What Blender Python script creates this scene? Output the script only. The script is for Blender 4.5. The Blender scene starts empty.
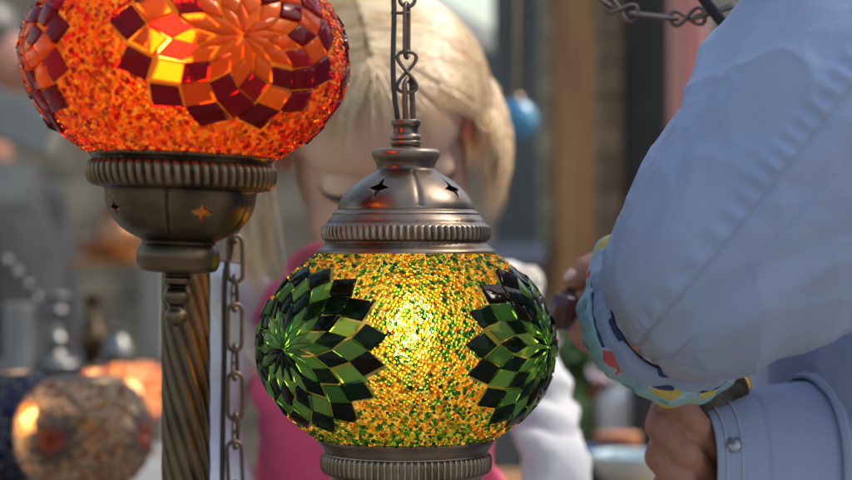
import bpy, bmesh, math, random
import numpy as np
from mathutils import Vector, Matrix, Euler

random.seed(7); rng = np.random.default_rng(7)
S = bpy.context.scene
R = math.radians
COL = S.collection

# ------------------------------------------------------------------ camera, sky, sun, exposure
CAM_Z = 1.10
HF = R(25.0)
KW = 2 * math.tan(HF / 2)            # frame width per metre of distance
cam_d = bpy.data.cameras.new('camera'); cam = bpy.data.objects.new('camera', cam_d); COL.objects.link(cam)
cam.location = (0, 0, CAM_Z); cam.rotation_euler = (R(90), 0, 0)
cam_d.sensor_width = 36; cam_d.angle = HF; cam_d.clip_end = 500; cam_d.clip_start = 0.02
cam_d.dof.use_dof = True; cam_d.dof.focus_distance = 1.0; cam_d.dof.aperture_fstop = 6.6
S.camera = cam
SUN_EL, SUN_AZ = 52.0, 74.0          # azimuth clockwise from +Y (away from the camera) towards +X
w = bpy.data.worlds.new('World'); S.world = w; w.use_nodes = True
nt = w.node_tree; nt.nodes.clear()
sky = nt.nodes.new('ShaderNodeTexSky'); sky.sky_type = 'NISHITA'; sky.sun_disc = False
sky.sun_elevation = R(SUN_EL); sky.sun_rotation = R(SUN_AZ); sky.air_density = 1.6; sky.dust_density = 3.0
bg = nt.nodes.new('ShaderNodeBackground'); bg.inputs[1].default_value = 0.15
wo = nt.nodes.new('ShaderNodeOutputWorld')
nt.links.new(sky.outputs[0], bg.inputs[0]); nt.links.new(bg.outputs[0], wo.inputs[0])
sd = bpy.data.lights.new('sun', 'SUN'); sd.energy = 1.7; sd.angle = R(16); sd.color = (1, .95, .87)
sun = bpy.data.objects.new('sun', sd); COL.objects.link(sun)
az = R(SUN_AZ); el = R(SUN_EL)
to_sun = Vector((math.sin(az) * math.cos(el), math.cos(az) * math.cos(el), math.sin(el)))
sun.rotation_euler = to_sun.to_track_quat('Z', 'Y').to_euler(); sun.location = to_sun * 8
S.view_settings.view_transform = 'Standard'; S.view_settings.look = 'None'
S.view_settings.exposure = 0.6; S.view_settings.gamma = 1; S.view_settings.use_curve_mapping = False
S.cycles.use_denoising = True
S.cycles.sample_clamp_indirect = 6.0
S.cycles.caustics_reflective = False; S.cycles.caustics_refractive = False
S.cycles.max_bounces = 12

def P(px, py, Y):
    """point seen at photo pixel (852 x 480) at distance Y"""
    s = KW * Y / 852
    return Vector(((px - 426) * s, Y, CAM_Z - (py - 240) * s))

# ------------------------------------------------------------------ materials
def nodes(name):
    m = bpy.data.materials.new(name); m.use_nodes = True
    t = m.node_tree; t.nodes.clear()
    o = t.nodes.new('ShaderNodeOutputMaterial')
    return m, t, o
def N(t, typ, **kw):
    n = t.nodes.new(typ)
    for k, v in kw.items():
        if k.startswith('i_'):
            key = k[2:].replace('_', ' ')
            n.inputs[key].default_value = v
        else: setattr(n, k, v)
    return n
def c4(c): return (c[0], c[1], c[2], 1)
def ramp(t, stops, interp='LINEAR'):
    r = t.nodes.new('ShaderNodeValToRGB'); r.color_ramp.interpolation = interp
    e = r.color_ramp.elements
    while len(e) < len(stops): e.new(0.5)
    for i, (p, c) in enumerate(stops):
        e[i].position = p; e[i].color = c4(c)
    return r
def pmat(name, c1, c2=None, scale=20, rough=.6, metal=0, bump=0, bscale=None, detail=4, sss=0, coat=0, sheen=0,
         stretch=None, spec=.5, rough2=None, lo=.35, hi=.65, bdist=.002, alpha=None):
    """procedural material: two colours mixed by noise, with bump"""
    m, t, o = nodes(name)
    b = N(t, 'ShaderNodeBsdfPrincipled'); t.links.new(b.outputs[0], o.inputs[0])
    b.inputs['Metallic'].default_value = metal; b.inputs['Roughness'].default_value = rough
    b.inputs['Specular IOR Level'].default_value = spec
    if coat: b.inputs['Coat Weight'].default_value = coat; b.inputs['Coat Roughness'].default_value = .1
    if sheen: b.inputs['Sheen Weight'].default_value = sheen
    if sss:
        b.inputs['Subsurface Weight'].default_value = sss; b.inputs['Subsurface Radius'].default_value = (1, .35, .2)
        b.inputs['Subsurface Scale'].default_value = .012
    tc = N(t, 'ShaderNodeTexCoord'); mp = N(t, 'ShaderNodeMapping')
    t.links.new(tc.outputs['Object'], mp.inputs[0])
    if stretch: mp.inputs['Scale'].default_value = stretch
    ns = N(t, 'ShaderNodeTexNoise'); ns.inputs['Scale'].default_value = scale; ns.inputs['Detail'].default_value = detail
    t.links.new(mp.outputs[0], ns.inputs['Vector'])
    if c2 is None: c2 = tuple(min(1, x * 1.25) for x in c1)
    r = ramp(t, [(lo, c1), (hi, c2)]); t.links.new(ns.outputs[0], r.inputs[0]); t.links.new(r.outputs[0], b.inputs['Base Color'])
    if rough2 is not None:
        mr = N(t, 'ShaderNodeMapRange'); mr.inputs['From Min'].default_value = .3; mr.inputs['From Max'].default_value = .7
        mr.inputs['To Min'].default_value = rough; mr.inputs['To Max'].default_value = rough2
        t.links.new(ns.outputs[0], mr.inputs[0]); t.links.new(mr.outputs[0], b.inputs['Roughness'])
    if bump:
        n2 = N(t, 'ShaderNodeTexNoise'); n2.inputs['Scale'].default_value = bscale or scale * 4; n2.inputs['Detail'].default_value = 6
        t.links.new(mp.outputs[0], n2.inputs['Vector'])
        bp = N(t, 'ShaderNodeBump'); bp.inputs['Strength'].default_value = bump; bp.inputs['Distance'].default_value = bdist
        t.links.new(n2.outputs[0], bp.inputs['Height']); t.links.new(bp.outputs[0], b.inputs['Normal'])
    return m

def metal_mat(name, dark, light, rough=.33):
    """antiqued metal: dark patina with worn bright ridges"""
    m, t, o = nodes(name)
    b = N(t, 'ShaderNodeBsdfPrincipled'); t.links.new(b.outputs[0], o.inputs[0]); b.inputs['Metallic'].default_value = .95
    g = N(t, 'ShaderNodeNewGeometry')
    tc = N(t, 'ShaderNodeTexCoord')
    ns = N(t, 'ShaderNodeTexNoise'); ns.inputs['Scale'].default_value = 55; ns.inputs['Detail'].default_value = 7
    t.links.new(tc.outputs['Object'], ns.inputs['Vector'])
    mr = N(t, 'ShaderNodeMapRange'); mr.inputs['From Min'].default_value = .485; mr.inputs['From Max'].default_value = .57
    t.links.new(g.outputs['Pointiness'], mr.inputs[0])
    ad = N(t, 'ShaderNodeMath', operation='MULTIPLY_ADD'); ad.inputs[1].default_value = .9; ad.inputs[2].default_value = -.27
    t.links.new(ns.outputs[0], ad.inputs[0])
    a2 = N(t, 'ShaderNodeMath', operation='ADD', use_clamp=True)
    t.links.new(mr.outputs[0], a2.inputs[0]); t.links.new(ad.outputs[0], a2.inputs[1])
    r = ramp(t, [(.1, dark), (.9, light)]); t.links.new(a2.outputs[0], r.inputs[0]); t.links.new(r.outputs[0], b.inputs['Base Color'])
    rr = N(t, 'ShaderNodeMapRange'); rr.inputs['From Min'].default_value = .3; rr.inputs['From Max'].default_value = .7
    rr.inputs['To Min'].default_value = rough - .08; rr.inputs['To Max'].default_value = rough + .14
    t.links.new(ns.outputs[0], rr.inputs[0]); t.links.new(rr.outputs[0], b.inputs['Roughness'])
    n2 = N(t, 'ShaderNodeTexNoise'); n2.inputs['Scale'].default_value = 260; n2.inputs['Detail'].default_value = 5
    t.links.new(tc.outputs['Object'], n2.inputs['Vector'])
    bp = N(t, 'ShaderNodeBump'); bp.inputs['Strength'].default_value = .25; bp.inputs['Distance'].default_value = .0006
    t.links.new(n2.outputs[0], bp.inputs['Height']); t.links.new(bp.outputs[0], b.inputs['Normal'])
    return m

def shell_mat(name, color, rough=.27, fac=.5, ior=1.13, grout=(.16, .10, .03)):
    """frosted glass ball under the mosaic: scatters the bulb's light and lets it be seen blurred"""
    m, t, o = nodes(name)
    at = N(t, 'ShaderNodeAttribute', attribute_name='grout'); gm = N(t, 'ShaderNodeMix', data_type='RGBA')
    gm.inputs['A'].default_value = c4(color); gm.inputs['B'].default_value = c4(grout); t.links.new(at.outputs['Fac'], gm.inputs['Factor'])
    tr = N(t, 'ShaderNodeBsdfTranslucent'); tr.inputs[0].default_value = c4(color)
    rf = N(t, 'ShaderNodeBsdfRefraction'); rf.inputs[0].default_value = c4(color); rf.inputs['Roughness'].default_value = rough
    rf.inputs['IOR'].default_value = ior
    df = N(t, 'ShaderNodeBsdfDiffuse'); df.inputs[0].default_value = c4(color)
    for n_ in (tr, rf, df): t.links.new(gm.outputs['Result'], n_.inputs[0])
    m1 = N(t, 'ShaderNodeMixShader'); m1.inputs[0].default_value = fac
    t.links.new(tr.outputs[0], m1.inputs[1]); t.links.new(rf.outputs[0], m1.inputs[2])
    m2 = N(t, 'ShaderNodeMixShader'); m2.inputs[0].default_value = .12
    t.links.new(m1.outputs[0], m2.inputs[1]); t.links.new(df.outputs[0], m2.inputs[2])
    t.links.new(m2.outputs[0], o.inputs[0])
    return m

def glass_attr_mat(name, rough=.06, ior=1.45, body=.2, bumpy=0):
    """coloured glass, its colour per piece from the mesh attribute 'tint'"""
    m, t, o = nodes(name)
    at = N(t, 'ShaderNodeAttribute', attribute_name='tint')
    gl = N(t, 'ShaderNodeBsdfGlass'); gl.inputs['Roughness'].default_value = rough; gl.inputs['IOR'].default_value = ior
    df = N(t, 'ShaderNodeBsdfDiffuse')
    t.links.new(at.outputs['Color'], gl.inputs[0]); t.links.new(at.outputs['Color'], df.inputs[0])
    mx = N(t, 'ShaderNodeMixShader'); mx.inputs[0].default_value = body
    t.links.new(gl.outputs[0], mx.inputs[1]); t.links.new(df.outputs[0], mx.inputs[2])
    g2 = N(t, 'ShaderNodeBsdfGlossy'); g2.inputs['Roughness'].default_value = max(.08, rough)
    fr = N(t, 'ShaderNodeFresnel'); fr.inputs[0].default_value = 1.25
    m3 = N(t, 'ShaderNodeMixShader'); t.links.new(fr.outputs[0], m3.inputs[0])
    t.links.new(mx.outputs[0], m3.inputs[1]); t.links.new(g2.outputs[0], m3.inputs[2]); t.links.new(m3.outputs[0], o.inputs[0])
    if bumpy:
        tc = N(t, 'ShaderNodeTexCoord'); ns = N(t, 'ShaderNodeTexNoise'); ns.inputs['Scale'].default_value = 160; ns.inputs['Detail'].default_value = 3
        t.links.new(tc.outputs['Object'], ns.inputs['Vector'])
        bp = N(t, 'ShaderNodeBump'); bp.inputs['Strength'].default_value = bumpy; bp.inputs['Distance'].default_value = .001
        t.links.new(ns.outputs[0], bp.inputs['Height'])
        for n in (gl, g2): t.links.new(bp.outputs[0], n.inputs['Normal'])
    return m

def emit_mat(name, color, strength):
    m, t, o = nodes(name)
    e = N(t, 'ShaderNodeEmission'); e.inputs[0].default_value = c4(color); e.inputs[1].default_value = strength
    t.links.new(e.outputs[0], o.inputs[0]); return m

def cloth_mat(name, c1, c2, weave=900, trans=.12, print_through=None, rough=.8):
    """woven cotton with a fine weave, uneven dye and a little light coming through"""
    m, t, o = nodes(name)
    b = N(t, 'ShaderNodeBsdfPrincipled'); b.inputs['Roughness'].default_value = rough; b.inputs['Sheen Weight'].default_value = .15
    b.inputs['Specular IOR Level'].default_value = .25
    tl = N(t, 'ShaderNodeBsdfTranslucent'); mx = N(t, 'ShaderNodeMixShader'); mx.inputs[0].default_value = trans
    t.links.new(b.outputs[0], mx.inputs[1]); t.links.new(tl.outputs[0], mx.inputs[2]); t.links.new(mx.outputs[0], o.inputs[0])
    tc = N(t, 'ShaderNodeTexCoord')
    ns = N(t, 'ShaderNodeTexNoise'); ns.inputs['Scale'].default_value = 14; ns.inputs['Detail'].default_value = 5
    t.links.new(tc.outputs['Object'], ns.inputs['Vector'])
    r = ramp(t, [(.3, c1), (.7, c2)]); t.links.new(ns.outputs[0], r.inputs[0])
    wv = N(t, 'ShaderNodeTexWave', wave_type='BANDS', bands_direction='DIAGONAL'); wv.inputs['Scale'].default_value = weave / 2
    wv.inputs['Distortion'].default_value = 14; wv.inputs['Detail Scale'].default_value = 40
    w2 = N(t, 'ShaderNodeTexNoise'); w2.inputs['Scale'].default_value = weave; w2.inputs['Detail'].default_value = 2
    t.links.new(tc.outputs['Object'], wv.inputs['Vector']); t.links.new(tc.outputs['Object'], w2.inputs['Vector'])
    ad = N(t, 'ShaderNodeMath', operation='MULTIPLY'); t.links.new(wv.outputs['Fac'], ad.inputs[0]); t.links.new(w2.outputs[0], ad.inputs[1])
    mr = N(t, 'ShaderNodeMix', data_type='RGBA', blend_type='MULTIPLY'); mr.inputs['Factor'].default_value = .12
    t.links.new(r.outputs[0], mr.inputs['A']); t.links.new(w2.outputs[0], mr.inputs['B'])
    t.links.new(mr.outputs['Result'], b.inputs['Base Color']); t.links.new(mr.outputs['Result'], tl.inputs[0])
    bp = N(t, 'ShaderNodeBump'); bp.inputs['Strength'].default_value = .35; bp.inputs['Distance'].default_value = .0004
    t.links.new(ad.outputs[0], bp.inputs['Height'])
    n3 = N(t, 'ShaderNodeTexNoise'); n3.inputs['Scale'].default_value = 38; n3.inputs['Detail'].default_value = 6; n3.inputs['Roughness'].default_value = .55
    t.links.new(tc.outputs['Object'], n3.inputs['Vector'])
    b2 = N(t, 'ShaderNodeBump'); b2.inputs['Strength'].default_value = .6; b2.inputs['Distance'].default_value = .0035
    t.links.new(n3.outputs[0], b2.inputs['Height']); t.links.new(bp.outputs[0], b2.inputs['Normal']); t.links.new(b2.outputs[0], b.inputs['Normal'])
    if print_through:
        at = N(t, 'ShaderNodeAttribute', attribute_name='lining')
        m3 = N(t, 'ShaderNodeMix', data_type='RGBA'); vz = N(t, 'ShaderNodeTexVoronoi'); vz.inputs['Scale'].default_value = 34
        n4 = N(t, 'ShaderNodeTexNoise'); n4.inputs['Scale'].default_value = 30
        t.links.new(tc.outputs['Object'], n4.inputs['Vector'])
        r4 = ramp(t, [(.48, (0, 0, 0)), (.56, (1, 1, 1))]); t.links.new(n4.outputs[0], r4.inputs[0])
        mm = N(t, 'ShaderNodeMath', operation='MULTIPLY'); t.links.new(r4.outputs[0], mm.inputs[0]); t.links.new(at.outputs['Fac'], mm.inputs[1])
        m5 = N(t, 'ShaderNodeMath', operation='MULTIPLY'); m5.inputs[1].default_value = .55; t.links.new(mm.outputs[0], m5.inputs[0])
        t.links.new(m5.outputs[0], m3.inputs['Factor']); t.links.new(mr.outputs['Result'], m3.inputs['A'])
        m3.inputs['B'].default_value = c4(print_through); t.links.new(m3.outputs['Result'], b.inputs['Base Color'])
    return m

def print_mat(name):
    """printed cotton lining: patches of teal, coral, yellow, green and blue"""
    m, t, o = nodes(name)
    b = N(t, 'ShaderNodeBsdfPrincipled'); b.inputs['Roughness'].default_value = .8; t.links.new(b.outputs[0], o.inputs[0])
    tc = N(t, 'ShaderNodeTexCoord'); mp = N(t, 'ShaderNodeMapping'); mp.inputs['Scale'].default_value = (1, 1, 1)
    t.links.new(tc.outputs['Object'], mp.inputs[0])
    ns = N(t, 'ShaderNodeTexNoise'); ns.inputs['Scale'].default_value = 30
    t.links.new(mp.outputs[0], ns.inputs['Vector'])
    va = N(t, 'ShaderNodeVectorMath', operation='MULTIPLY_ADD'); va.inputs[1].default_value = (.035, .035, .035)
    t.links.new(ns.outputs['Color'], va.inputs[0]); t.links.new(mp.outputs[0], va.inputs[2])
    vo = N(t, 'ShaderNodeTexVoronoi'); vo.inputs['Scale'].default_value = 85; t.links.new(va.outputs[0], vo.inputs['Vector'])
    sp = N(t, 'ShaderNodeSeparateColor'); t.links.new(vo.outputs['Color'], sp.inputs[0])
    r = ramp(t, [(0, (.30, .50, .48)), (.26, (.16, .36, .32)), (.42, (.62, .10, .08)), (.56, (.28, .42, .55)), (.70, (.60, .45, .10)), (.84, (.40, .52, .45))], 'CONSTANT')
    t.links.new(sp.outputs[0], r.inputs[0])
    ve = N(t, 'ShaderNodeTexVoronoi', feature='DISTANCE_TO_EDGE'); ve.inputs['Scale'].default_value = 85; t.links.new(va.outputs[0], ve.inputs['Vector'])
    r2 = ramp(t, [(.03, (1, 1, 1)), (.06, (0, 0, 0))]); t.links.new(ve.outputs[0], r2.inputs[0])
    mx = N(t, 'ShaderNodeMix', data_type='RGBA'); t.links.new(r2.outputs[0], mx.inputs['Factor']); t.links.new(r.outputs[0], mx.inputs['A'])
    mx.inputs['B'].default_value = (.35, .5, .6, 1); t.links.new(mx.outputs['Result'], b.inputs['Base Color'])
    n3 = N(t, 'ShaderNodeTexNoise'); n3.inputs['Scale'].default_value = 120; t.links.new(mp.outputs[0], n3.inputs['Vector'])
    bp = N(t, 'ShaderNodeBump'); bp.inputs['Strength'].default_value = .5; bp.inputs['Distance'].default_value = .001
    t.links.new(n3.outputs[0], bp.inputs['Height']); t.links.new(bp.outputs[0], b.inputs['Normal'])
    return m

def brick_mat(name, c1, c2, mortar, scale=3.0, bump=.6):
    m, t, o = nodes(name)
    b = N(t, 'ShaderNodeBsdfPrincipled'); b.inputs['Roughness'].default_value = .9; t.links.new(b.outputs[0], o.inputs[0])
    tc = N(t, 'ShaderNodeTexCoord'); mp = N(t, 'ShaderNodeMapping'); mp.inputs['Rotation'].default_value = (R(90), 0, 0)
    t.links.new(tc.outputs['Object'], mp.inputs[0])
    br = N(t, 'ShaderNodeTexBrick'); br.inputs['Scale'].default_value = scale; br.inputs['Mortar Size'].default_value = .03
    br.inputs['Color1'].default_value = c4(c1); br.inputs['Color2'].default_value = c4(c2); br.inputs['Mortar'].default_value = c4(mortar)
    t.links.new(mp.outputs[0], br.inputs['Vector'])
    ns = N(t, 'ShaderNodeTexNoise'); ns.inputs['Scale'].default_value = 9; ns.inputs['Detail'].default_value = 8
    t.links.new(tc.outputs['Object'], ns.inputs['Vector'])
    r = ramp(t, [(.3, (.55, .55, .55)), (.7, (1.25, 1.2, 1.1))]); t.links.new(ns.outputs[0], r.inputs[0])
    mx = N(t, 'ShaderNodeMix', data_type='RGBA', blend_type='MULTIPLY'); mx.inputs['Factor'].default_value = 1
    t.links.new(br.outputs[0], mx.inputs['A']); t.links.new(r.outputs[0], mx.inputs['B']); t.links.new(mx.outputs['Result'], b.inputs['Base Color'])
    bp = N(t, 'ShaderNodeBump'); bp.inputs['Strength'].default_value = bump; bp.inputs['Distance'].default_value = .02
    t.links.new(ns.outputs[0], bp.inputs['Height']); t.links.new(bp.outputs[0], b.inputs['Normal'])
    return m

M = {}
M['bronze'] = metal_mat('aged_bronze', (.12, .088, .064), (.44, .33, .245), .33)
M['brass'] = metal_mat('dark_brass', (.030, .021, .015), (.23, .152, .088), .34)
M['pole_brass'] = metal_mat('pole_brass', (.045, .034, .026), (.22, .155, .095), .38)
M['chain'] = metal_mat('chain_iron', (.055, .042, .034), (.20, .15, .118), .42)
M['black_wire'] = pmat('wire_sheath', (.05, .042, .036), (.085, .07, .06), rough=.5, bump=.2)
M['skin'] = pmat('child_skin', (.83, .50, .34), (.88, .59, .43), scale=14, rough=.5, sss=.25, bump=.1, bscale=300, bdist=.0005)
M['skin2'] = pmat('adult_skin', (.36, .155, .10), (.46, .215, .145), scale=45, rough=.48, sss=.15, bump=.8, bscale=190, bdist=.0014)
M['nail'] = pmat('nail', (.62, .38, .30), rough=.3)
M['hair'] = pmat('blond_hair', (.82, .56, .30), (.97, .76, .48), scale=60, rough=.38, stretch=(1, 1, .15), spec=.6)
M['darkhair'] = pmat('dark_hair', (.03, .022, .018), (.06, .045, .035), scale=60, rough=.4)
M['lash'] = pmat('lash', (.10, .05, .035), rough=.8)
M['brow'] = pmat('brow', (.50, .34, .22), rough=.7)
M['lip'] = pmat('lip', (.66, .25, .22), rough=.4, sss=.2)
M['pink'] = cloth_mat('pink_fabric', (.94, .085, .21), (.97, .14, .28), weave=500, trans=.05)
M['white'] = cloth_mat('white_knit', (.80, .79, .81), (.87, .86, .87), weave=350, trans=.08)
M['sherpa'] = pmat('cream_fleece', (.60, .54, .46), (.74, .69, .60), scale=120, rough=.95, bump=1, bscale=180, bdist=.006, sheen=.4)
M['denim'] = cloth_mat('denim', (.05, .07, .13), (.08, .11, .19), weave=500, trans=0)
M['shirt'] = cloth_mat('shirt_cotton', (.395, .47, .69), (.445, .52, .74), weave=1100, trans=.1, print_through=(.52, .47, .30))
M['stitch'] = pmat('white_thread', (.62, .64, .68), (.72, .73, .76), rough=.8)
M['navy'] = pmat('navy_trim', (.02, .03, .09), (.035, .05, .14), rough=.7)
M['print'] = print_mat('printed_lining')
M['trouser'] = cloth_mat('trouser', (.09, .08, .07), (.13, .12, .10), weave=500, trans=0)
M['shoe'] = pmat('shoe_leather', (.05, .035, .025), (.09, .06, .04), rough=.45)
M['bead_brown'] = pmat('brown_bead', (.045, .012, .010), (.11, .035, .025), scale=90, rough=.3, coat=.4, bump=.5, bscale=160, bdist=.001)
M['leather'] = pmat('dark_leather', (.022, .016, .012), (.05, .035, .025), scale=60, rough=.4, bump=.6, bscale=300, bdist=.0006)
M['gold'] = pmat('gold', (.75, .45, .12), (.9, .6, .2), rough=.25, metal=1)
M['button'] = pmat('snap_button', (.22, .23, .26), (.42, .43, .47), rough=.3, metal=.6)
M['glass_bead'] = glass_attr_mat('glass_beads', .04, 1.42, .07)
M['glass_tile'] = glass_attr_mat('glass_tiles', .10, 1.35, .14, .45)
M['shell_g'] = shell_mat('frosted_shell_amber', (.88, .62, .22), rough=.20, fac=.55, grout=(.13, .15, .04))
M['shell_r'] = shell_mat('frosted_shell_red', (.95, .32, .05), rough=.22, fac=.6, grout=(.62, .20, .03))
M['shell_w'] = shell_mat('frosted_shell_clear', (.66, .66, .65), fac=.3, grout=(.2, .2, .2))
M['stone_wall'] = brick_mat('stone_wall', (.33, .26, .18), (.41, .335, .245), (.26, .215, .16), 2.2)
M['stone_pier'] = brick_mat('stone_pier', (.47, .41, .30), (.54, .475, .36), (.36, .31, .23), 5)
M['wood'] = pmat('warm_wood', (.26, .12, .04), (.42, .21, .075), scale=12, rough=.55, stretch=(4, 4, .4), bump=.3)
M['darkpanel'] = pmat('dark_panel', (.018, .018, .020), (.028, .028, .030), rough=.6)
M['greypost'] = pmat('grey_post', (.12, .122, .115), (.20, .20, .185), scale=5, rough=.7, stretch=(3, 3, .5))
M['pinkpost'] = pmat('pink_cloth', (.78, .36, .31), (.85, .45, .40), scale=8, rough=.8, stretch=(4, 4, .4))
M['palebeam'] = pmat('pale_stone', (.22, .215, .195), (.29, .28, .26), scale=8, rough=.8)
M['ground'] = pmat('paving', (.16, .15, .135), (.24, .225, .20), scale=3, rough=.9, bump=.5)
M['tablecloth'] = cloth_mat('grey_cloth', (.22, .215, .21), (.30, .29, .28), weave=300, trans=0)
M['jacket'] = cloth_mat('charcoal_jacket', (.025, .027, .033), (.045, .046, .054), weave=300, trans=0)
M['cream'] = pmat('cream_card', (.24, .23, .21), (.31, .30, .27), rough=.7)
M['silver'] = pmat('tarnished_silver', (.16, .155, .15), (.34, .33, .31), scale=60, rough=.4, metal=.8)
M['blueglass'] = pmat('blue_glaze', (.02, .14, .28), (.06, .26, .42), scale=30, rough=.25, coat=.5)
M['copper'] = pmat('copper_ware', (.35, .14, .06), (.55, .26, .12), scale=30, rough=.35, metal=.8)
M['leaf'] = pmat('leaf', (.05, .11, .03), (.12, .20, .07), scale=30, rough=.6)
M['flower'] = pmat('blossom', (.62, .35, .45), (.75, .62, .68), scale=30, rough=.7)
M['terracotta'] = pmat('terracotta', (.42, .16, .07), (.55, .24, .12), rough=.8)
M['teal'] = pmat('teal_glaze', (.40, .55, .56), (.55, .66, .66), rough=.3)
M['porcelain'] = pmat('porcelain', (.62, .62, .60), (.75, .74, .72), rough=.3)
M['plaster'] = pmat('plaster', (.30, .27, .22), (.38, .34, .28), scale=4, rough=.9, bump=.3)
M['cobalt'] = pmat('cobalt_glass', (.03, .045, .16), (.10, .13, .30), scale=40, rough=.2, coat=.6)

# ------------------------------------------------------------------ object helpers
def mesh_data(name, v, f, smooth=True):
    me = bpy.data.meshes.new(name)
    v = np.asarray(v, dtype=np.float64)
    if isinstance(f, np.ndarray):
        k = f.shape[1]; n = len(f)
        me.vertices.add(len(v)); me.vertices.foreach_set('co', v.ravel())
        me.loops.add(n * k); me.loops.foreach_set('vertex_index', f.ravel().astype(np.int32))
        me.polygons.add(n); me.polygons.foreach_set('loop_start', np.arange(0, n * k, k, dtype=np.int32))
        me.update(calc_edges=True); me.validate()
    else:
        me.from_pydata([tuple(p) for p in v], [], [tuple(int(i) for i in q) for q in f]); me.update()
    if smooth: me.polygons.foreach_set('use_smooth', np.ones(len(me.polygons), dtype=bool))
    return me
def obj(name, geo, mat=None, parent=None, smooth=True, fix=True):
    me = geo if isinstance(geo, bpy.types.Mesh) else mesh_data(name, geo[0], geo[1], smooth)
    if fix and not isinstance(geo, bpy.types.Mesh) and len(me.polygons) < 60000:
        bm = bmesh.new(); bm.from_mesh(me); bmesh.ops.recalc_face_normals(bm, faces=bm.faces); bm.to_mesh(me); bm.free()
    o = bpy.data.objects.new(name, me); COL.objects.link(o)
    if mat is not None: me.materials.append(mat)
    if parent is not None: o.parent = parent
    return o
def tag(o, label=None, cat=None, group=None, kind=None):
    for k, v in (('label', label), ('category', cat), ('group', group), ('kind', kind)):
        if v: o[k] = v
    return o
def empty(name, loc=(0, 0, 0), label=None, cat=None, group=None, rot=(0, 0, 0)):
    o = bpy.data.objects.new(name, None); COL.objects.link(o); o.location = loc; o.rotation_euler = rot
    o.empty_display_size = .05
    return tag(o, label, cat, group)
def merge(gs):
    V = []; F = []; k = 0
    for v, f in gs:
        V += [tuple(p) for p in v]; F += [tuple(int(i) + k for i in q) for q in f]; k += len(v)
    return V, F
def move(g, d):
    return [tuple(Vector(p) + Vector(d)) for p in g[0]], g[1]
def xform(g, m):
    return [tuple(m @ Vector(p)) for p in g[0]], g[1]
def box(cx, cy, cz, sx, sy, sz, bev=0):
    bm = bmesh.new(); bmesh.ops.create_cube(bm, size=1)
    for v in bm.verts: v.co = Vector((cx + v.co.x * sx, cy + v.co.y * sy, cz + v.co.z * sz))
    if bev: bmesh.ops.bevel(bm, geom=list(bm.edges), offset=bev, segments=2, affect='EDGES')
    bm.verts.index_update()
    g = ([tuple(v.co) for v in bm.verts], [tuple(v.index for v in f.verts) for f in bm.faces]); bm.free(); return g
def cr(pts, n):
    """Catmull-Rom through rows of pts"""
    p = np.asarray(pts, float); p = np.vstack([2 * p[0] - p[1], p, 2 * p[-1] - p[-2]])
    out = []
    for i in range(1, len(p) - 2):
        for k in range(n):
            t = k / n
            out.append(.5 * (2 * p[i] + (p[i + 1] - p[i - 1]) * t + (2 * p[i - 1] - 5 * p[i] + 4 * p[i + 1] - p[i + 2]) * t * t
                             + (-p[i - 1] + 3 * p[i] - 3 * p[i + 1] + p[i + 2]) * t ** 3))
    out.append(p[-2]); return np.array(out)
def lathe(prof, seg=96, rib=None, smooth_n=0, closed=False):
    """prof: (r, z) rows, turned about z; rib(theta, r, z, j) -> r"""
    p = cr(prof, smooth_n) if smooth_n else np.asarray(prof, float)
    th = np.linspace(0, 2 * math.pi, seg, endpoint=False)
    V = []
    for j, (r, z) in enumerate(p):
        rr = np.full(seg, max(r, 1e-5))
        if rib is not None: rr = rib(th, rr, z)
        V.append(np.stack([rr * np.cos(th), rr * np.sin(th), np.full(seg, z)], 1))
    n = len(p); V = np.concatenate(V)
    F = []
    rng_ = range(n) if closed else range(n - 1)
    for j in rng_:
        j2 = (j + 1) % n
        a = j * seg + np.arange(seg); b = j * seg + (np.arange(seg) + 1) % seg
        c = j2 * seg + (np.arange(seg) + 1) % seg; d = j2 * seg + np.arange(seg)
        F.append(np.stack([a, b, c, d], 1))
    return V, np.concatenate(F)
def tube(pts, rad, seg=8, closed=False, cap=True, n=0, flat=None):
    p = np.asarray([tuple(q) for q in pts], float)
    r = np.asarray(rad if hasattr(rad, '__len__') else [rad] * len(p), float)
    if n and not closed:
        pr = cr(np.hstack([p, r[:, None]]), n); p, r = pr[:, :3], pr[:, 3]
    m = len(p)
    if closed: T = np.roll(p, -1, 0) - np.roll(p, 1, 0)
    else: T = np.gradient(p, axis=0)
    T /= np.linalg.norm(T, axis=1)[:, None] + 1e-12
    a = np.array([0, 0, 1.]) if abs(T[0][2]) < .9 else np.array([1., 0, 0])
    e = a - T[0] * a.dot(T[0]); e /= np.linalg.norm(e)
    V = []; th = np.linspace(0, 2 * math.pi, seg, endpoint=False)
    for i in range(m):
        e = e - T[i] * e.dot(T[i]); e /= np.linalg.norm(e); f = np.cross(T[i], e)
        V.append(p[i] + r[i] * (np.cos(th)[:, None] * e + np.sin(th)[:, None] * f))
    V = np.concatenate(V); F = []
    for j in range(m if closed else m - 1):
        j2 = (j + 1) % m
        for k in range(seg):
            F.append((j * seg + k, j * seg + (k + 1) % seg, j2 * seg + (k + 1) % seg, j2 * seg + k))
    V = [tuple(q) for q in V]
    if cap and not closed:
        F.append(tuple(range(seg))[::-1]); F.append(tuple((m - 1) * seg + k for k in range(seg)))
    return V, F
def ell(c, r, rot=None, seg=20, rings=12):
    bm = bmesh.new(); bmesh.ops.create_uvsphere(bm, u_segments=seg, v_segments=rings, radius=1)
    mt = Matrix.Diagonal((r[0], r[1], r[2], 1))
    if rot is not None: mt = Euler(rot).to_matrix().to_4x4() @ mt
    mt = Matrix.Translation(c) @ mt
    bmesh.ops.transform(bm, matrix=mt, verts=bm.verts); bm.verts.index_update()
    g = ([tuple(v.co) for v in bm.verts], [tuple(v.index for v in f.verts) for f in bm.faces]); bm.free(); return g
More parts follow.
